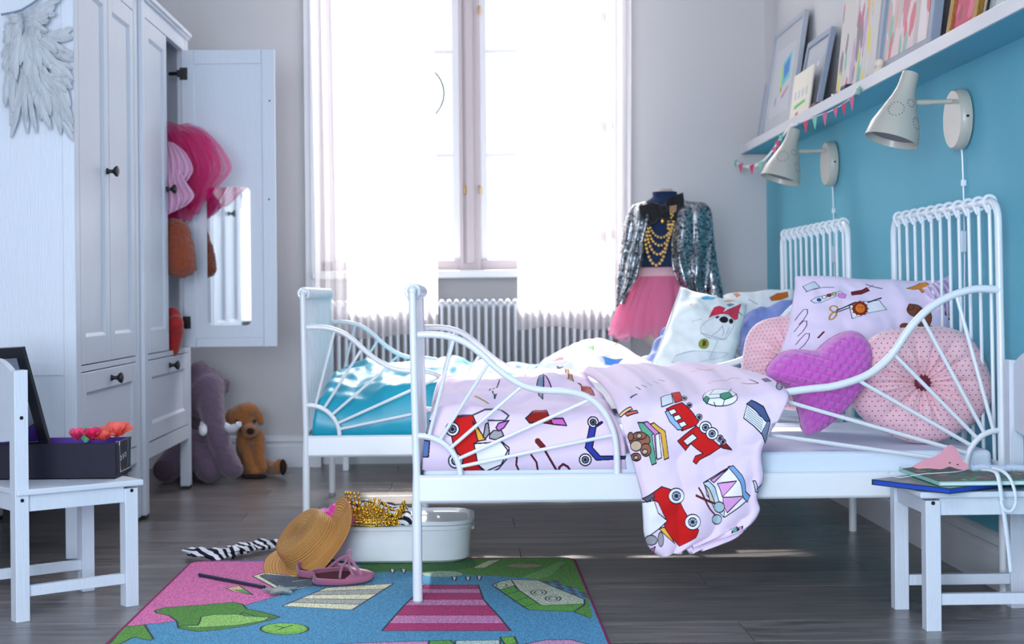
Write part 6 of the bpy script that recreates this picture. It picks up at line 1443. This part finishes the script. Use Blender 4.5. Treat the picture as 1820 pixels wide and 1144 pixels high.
# ------------------------------------------------------------------ ballet slippers
slp = mat('rose_satin', srgb(168, 98, 130), .4, sheen=.3, nscale=20, namt=.1); sol = mat('plum_sole', srgb(84, 40, 46), .6); slin = mat('slipper_lining', srgb(214, 170, 196), .7)
def slipper(p, yaw, L, label, roll=0):
    r = empty('ballet_slipper', p, yaw, label, 'slipper', 'pink ballet slippers'); N_, M_ = 18, 20
    def sec(s):  # s 0 heel .. 1 toe
        w_ = L*.17*(.55+.45*math.sin(PI*min(1, s*.85+.12)))*(1 if s < .8 else max(.12, (1-((s-.8)/.2)**2)**.5)); w_ *= (1 if s > .06 else .55+.45*s/.06); return w_
    g = G(); gs_ = G(); vs = []; top = []
    for i in range(N_+1):
        s = i/N_; w_ = sec(s); x = L*(s-.5); hh = L*.20*(1-.35*s) if s < .55 else L*.17*(1-.55*(s-.55)/.45)
        clo = 0 if s < .52 else min(1, (s-.52)/.12)
        for k_ in range(M_+1):
            a = PI*k_/M_; # from right side over the top to the left
            cut = .30*PI*(1-clo) if s > .04 else .1*PI
            a = a if clo >= 1 else (a*(PI/2-cut)/(PI/2) if a <= PI/2 else PI-(PI-a)*(PI/2-cut)/(PI/2))
            vs.append(Vector((x, w_*math.cos(a)*1.0, .004+hh*math.sin(a)**.8)))
    fs = []
    for i in range(N_):
        for k_ in range(M_):
            if i/N_ < .58 and abs(k_-M_/2+.5) < 1: continue
            fs.append((i*(M_+1)+k_, i*(M_+1)+k_+1, (i+1)*(M_+1)+k_+1, (i+1)*(M_+1)+k_))
    u_ = G().add(vs, fs).build('upper', slp, r); md = u_.modifiers.new('t', 'SOLIDIFY'); md.thickness = .0022
    rim = []
    so_ = []
    for i in range(N_+1): s = i/N_; so_.append((L*(s-.5), sec(s)*.96))
    pl = [Vector((x, w_, 0)) for x, w_ in so_]+[Vector((x, -w_, 0)) for x, w_ in so_[::-1]]
    G().prism(pl, (0, 0, .005)).build('sole', sol, r, None, False, .001)
    return r
s1 = slipper(fz(585, 1024, .012), math.radians(150), .155, 'pink ballet slipper lying behind the other one under the straw hat')
s2 = slipper(fz(610, 1036, .010), math.radians(-160), .150, 'pink ballet slipper in front, tipped so its opening shows')
s1.rotation_euler = (math.radians(24), 0, math.radians(172-180)); s1.location.z = .018
s2.rotation_euler = (math.radians(32), math.radians(0), math.radians(-168+180)); s2.location.z = .020
def Qs(px, py, D=3.63): return P(px, py, D)
sb = G().tube(smooth_path([Qs(575, 1016, 3.70), Qs(590, 1004, 3.68), Qs(606, 992, 3.66), Qs(619, 988, 3.65), Qs(622, 992, 3.64), Qs(634, 1008, 3.62), Qs(643, 1022, 3.60)], 6), .0036, 8)
sb.tube(smooth_path([Qs(618, 990, 3.65), Qs(617, 982, 3.65), Qs(620, 977, 3.65), Qs(624, 980, 3.65), Qs(621, 988, 3.65)], 5), .0018, 6)
for (a_, b_) in (((619, 992), (604, 1026)), ((622, 992), (628, 1022))): sb.tube(smooth_path([Qs(*a_, 3.65), Qs((a_[0]+b_[0])/2-4, (a_[1]+b_[1])/2, 3.63), Qs(*b_, 3.60)], 5), .003, 8)
tag(sb.build('slipper_strap', slp, None, fz(612, 1030)), 'rose ankle strap standing up between the ballet slippers', 'strap')
# ------------------------------------------------------------------ star wand
wm = mat('dark_metal_wand', srgb(70, 78, 100), .35, .7); gls = mat('silver_glitter', srgb(190, 205, 205), .35, .8, nscale=300, namt=.7, bump=1, bscale=500)
wa, wb = PZ(355, 1021, .012), PZ(470, 1043, .012); wn_ = empty('star_wand', PZ(420, 1035, .0085), 0, 'thin dark wand with a silver glitter star lying on the rug', 'wand'); wno = wn_.location.copy()
G().tube([wa, wb], .0042, 10).ball(wa, .0046, 10).build('handle', wm, wn_, wno)
wc = PZ(498, 1049, .013); pts_ = []
for k_ in range(10):
    t = 2*PI*k_/10+.5; rr_ = .040 if k_ % 2 == 0 else .018; pts_.append((wc.x+rr_*math.cos(t), wc.y+rr_*1.1*math.sin(t), .0095))
g = G().prism(pts_, (0, 0, .006)); st_ = g.build('star', gls, wn_, wno, False, .0015)
g = G()
for k_ in range(10):
    a, b = Vector(pts_[k_]), Vector(pts_[(k_+1) % 10])
    for q in range(5): g.ball(a.lerp(b, q/5)+Vector((0, 0, .005)), .0032, 6, 5)
g.build('bead_edge', gls, wn_, wno)['kind'] = 'stuff'
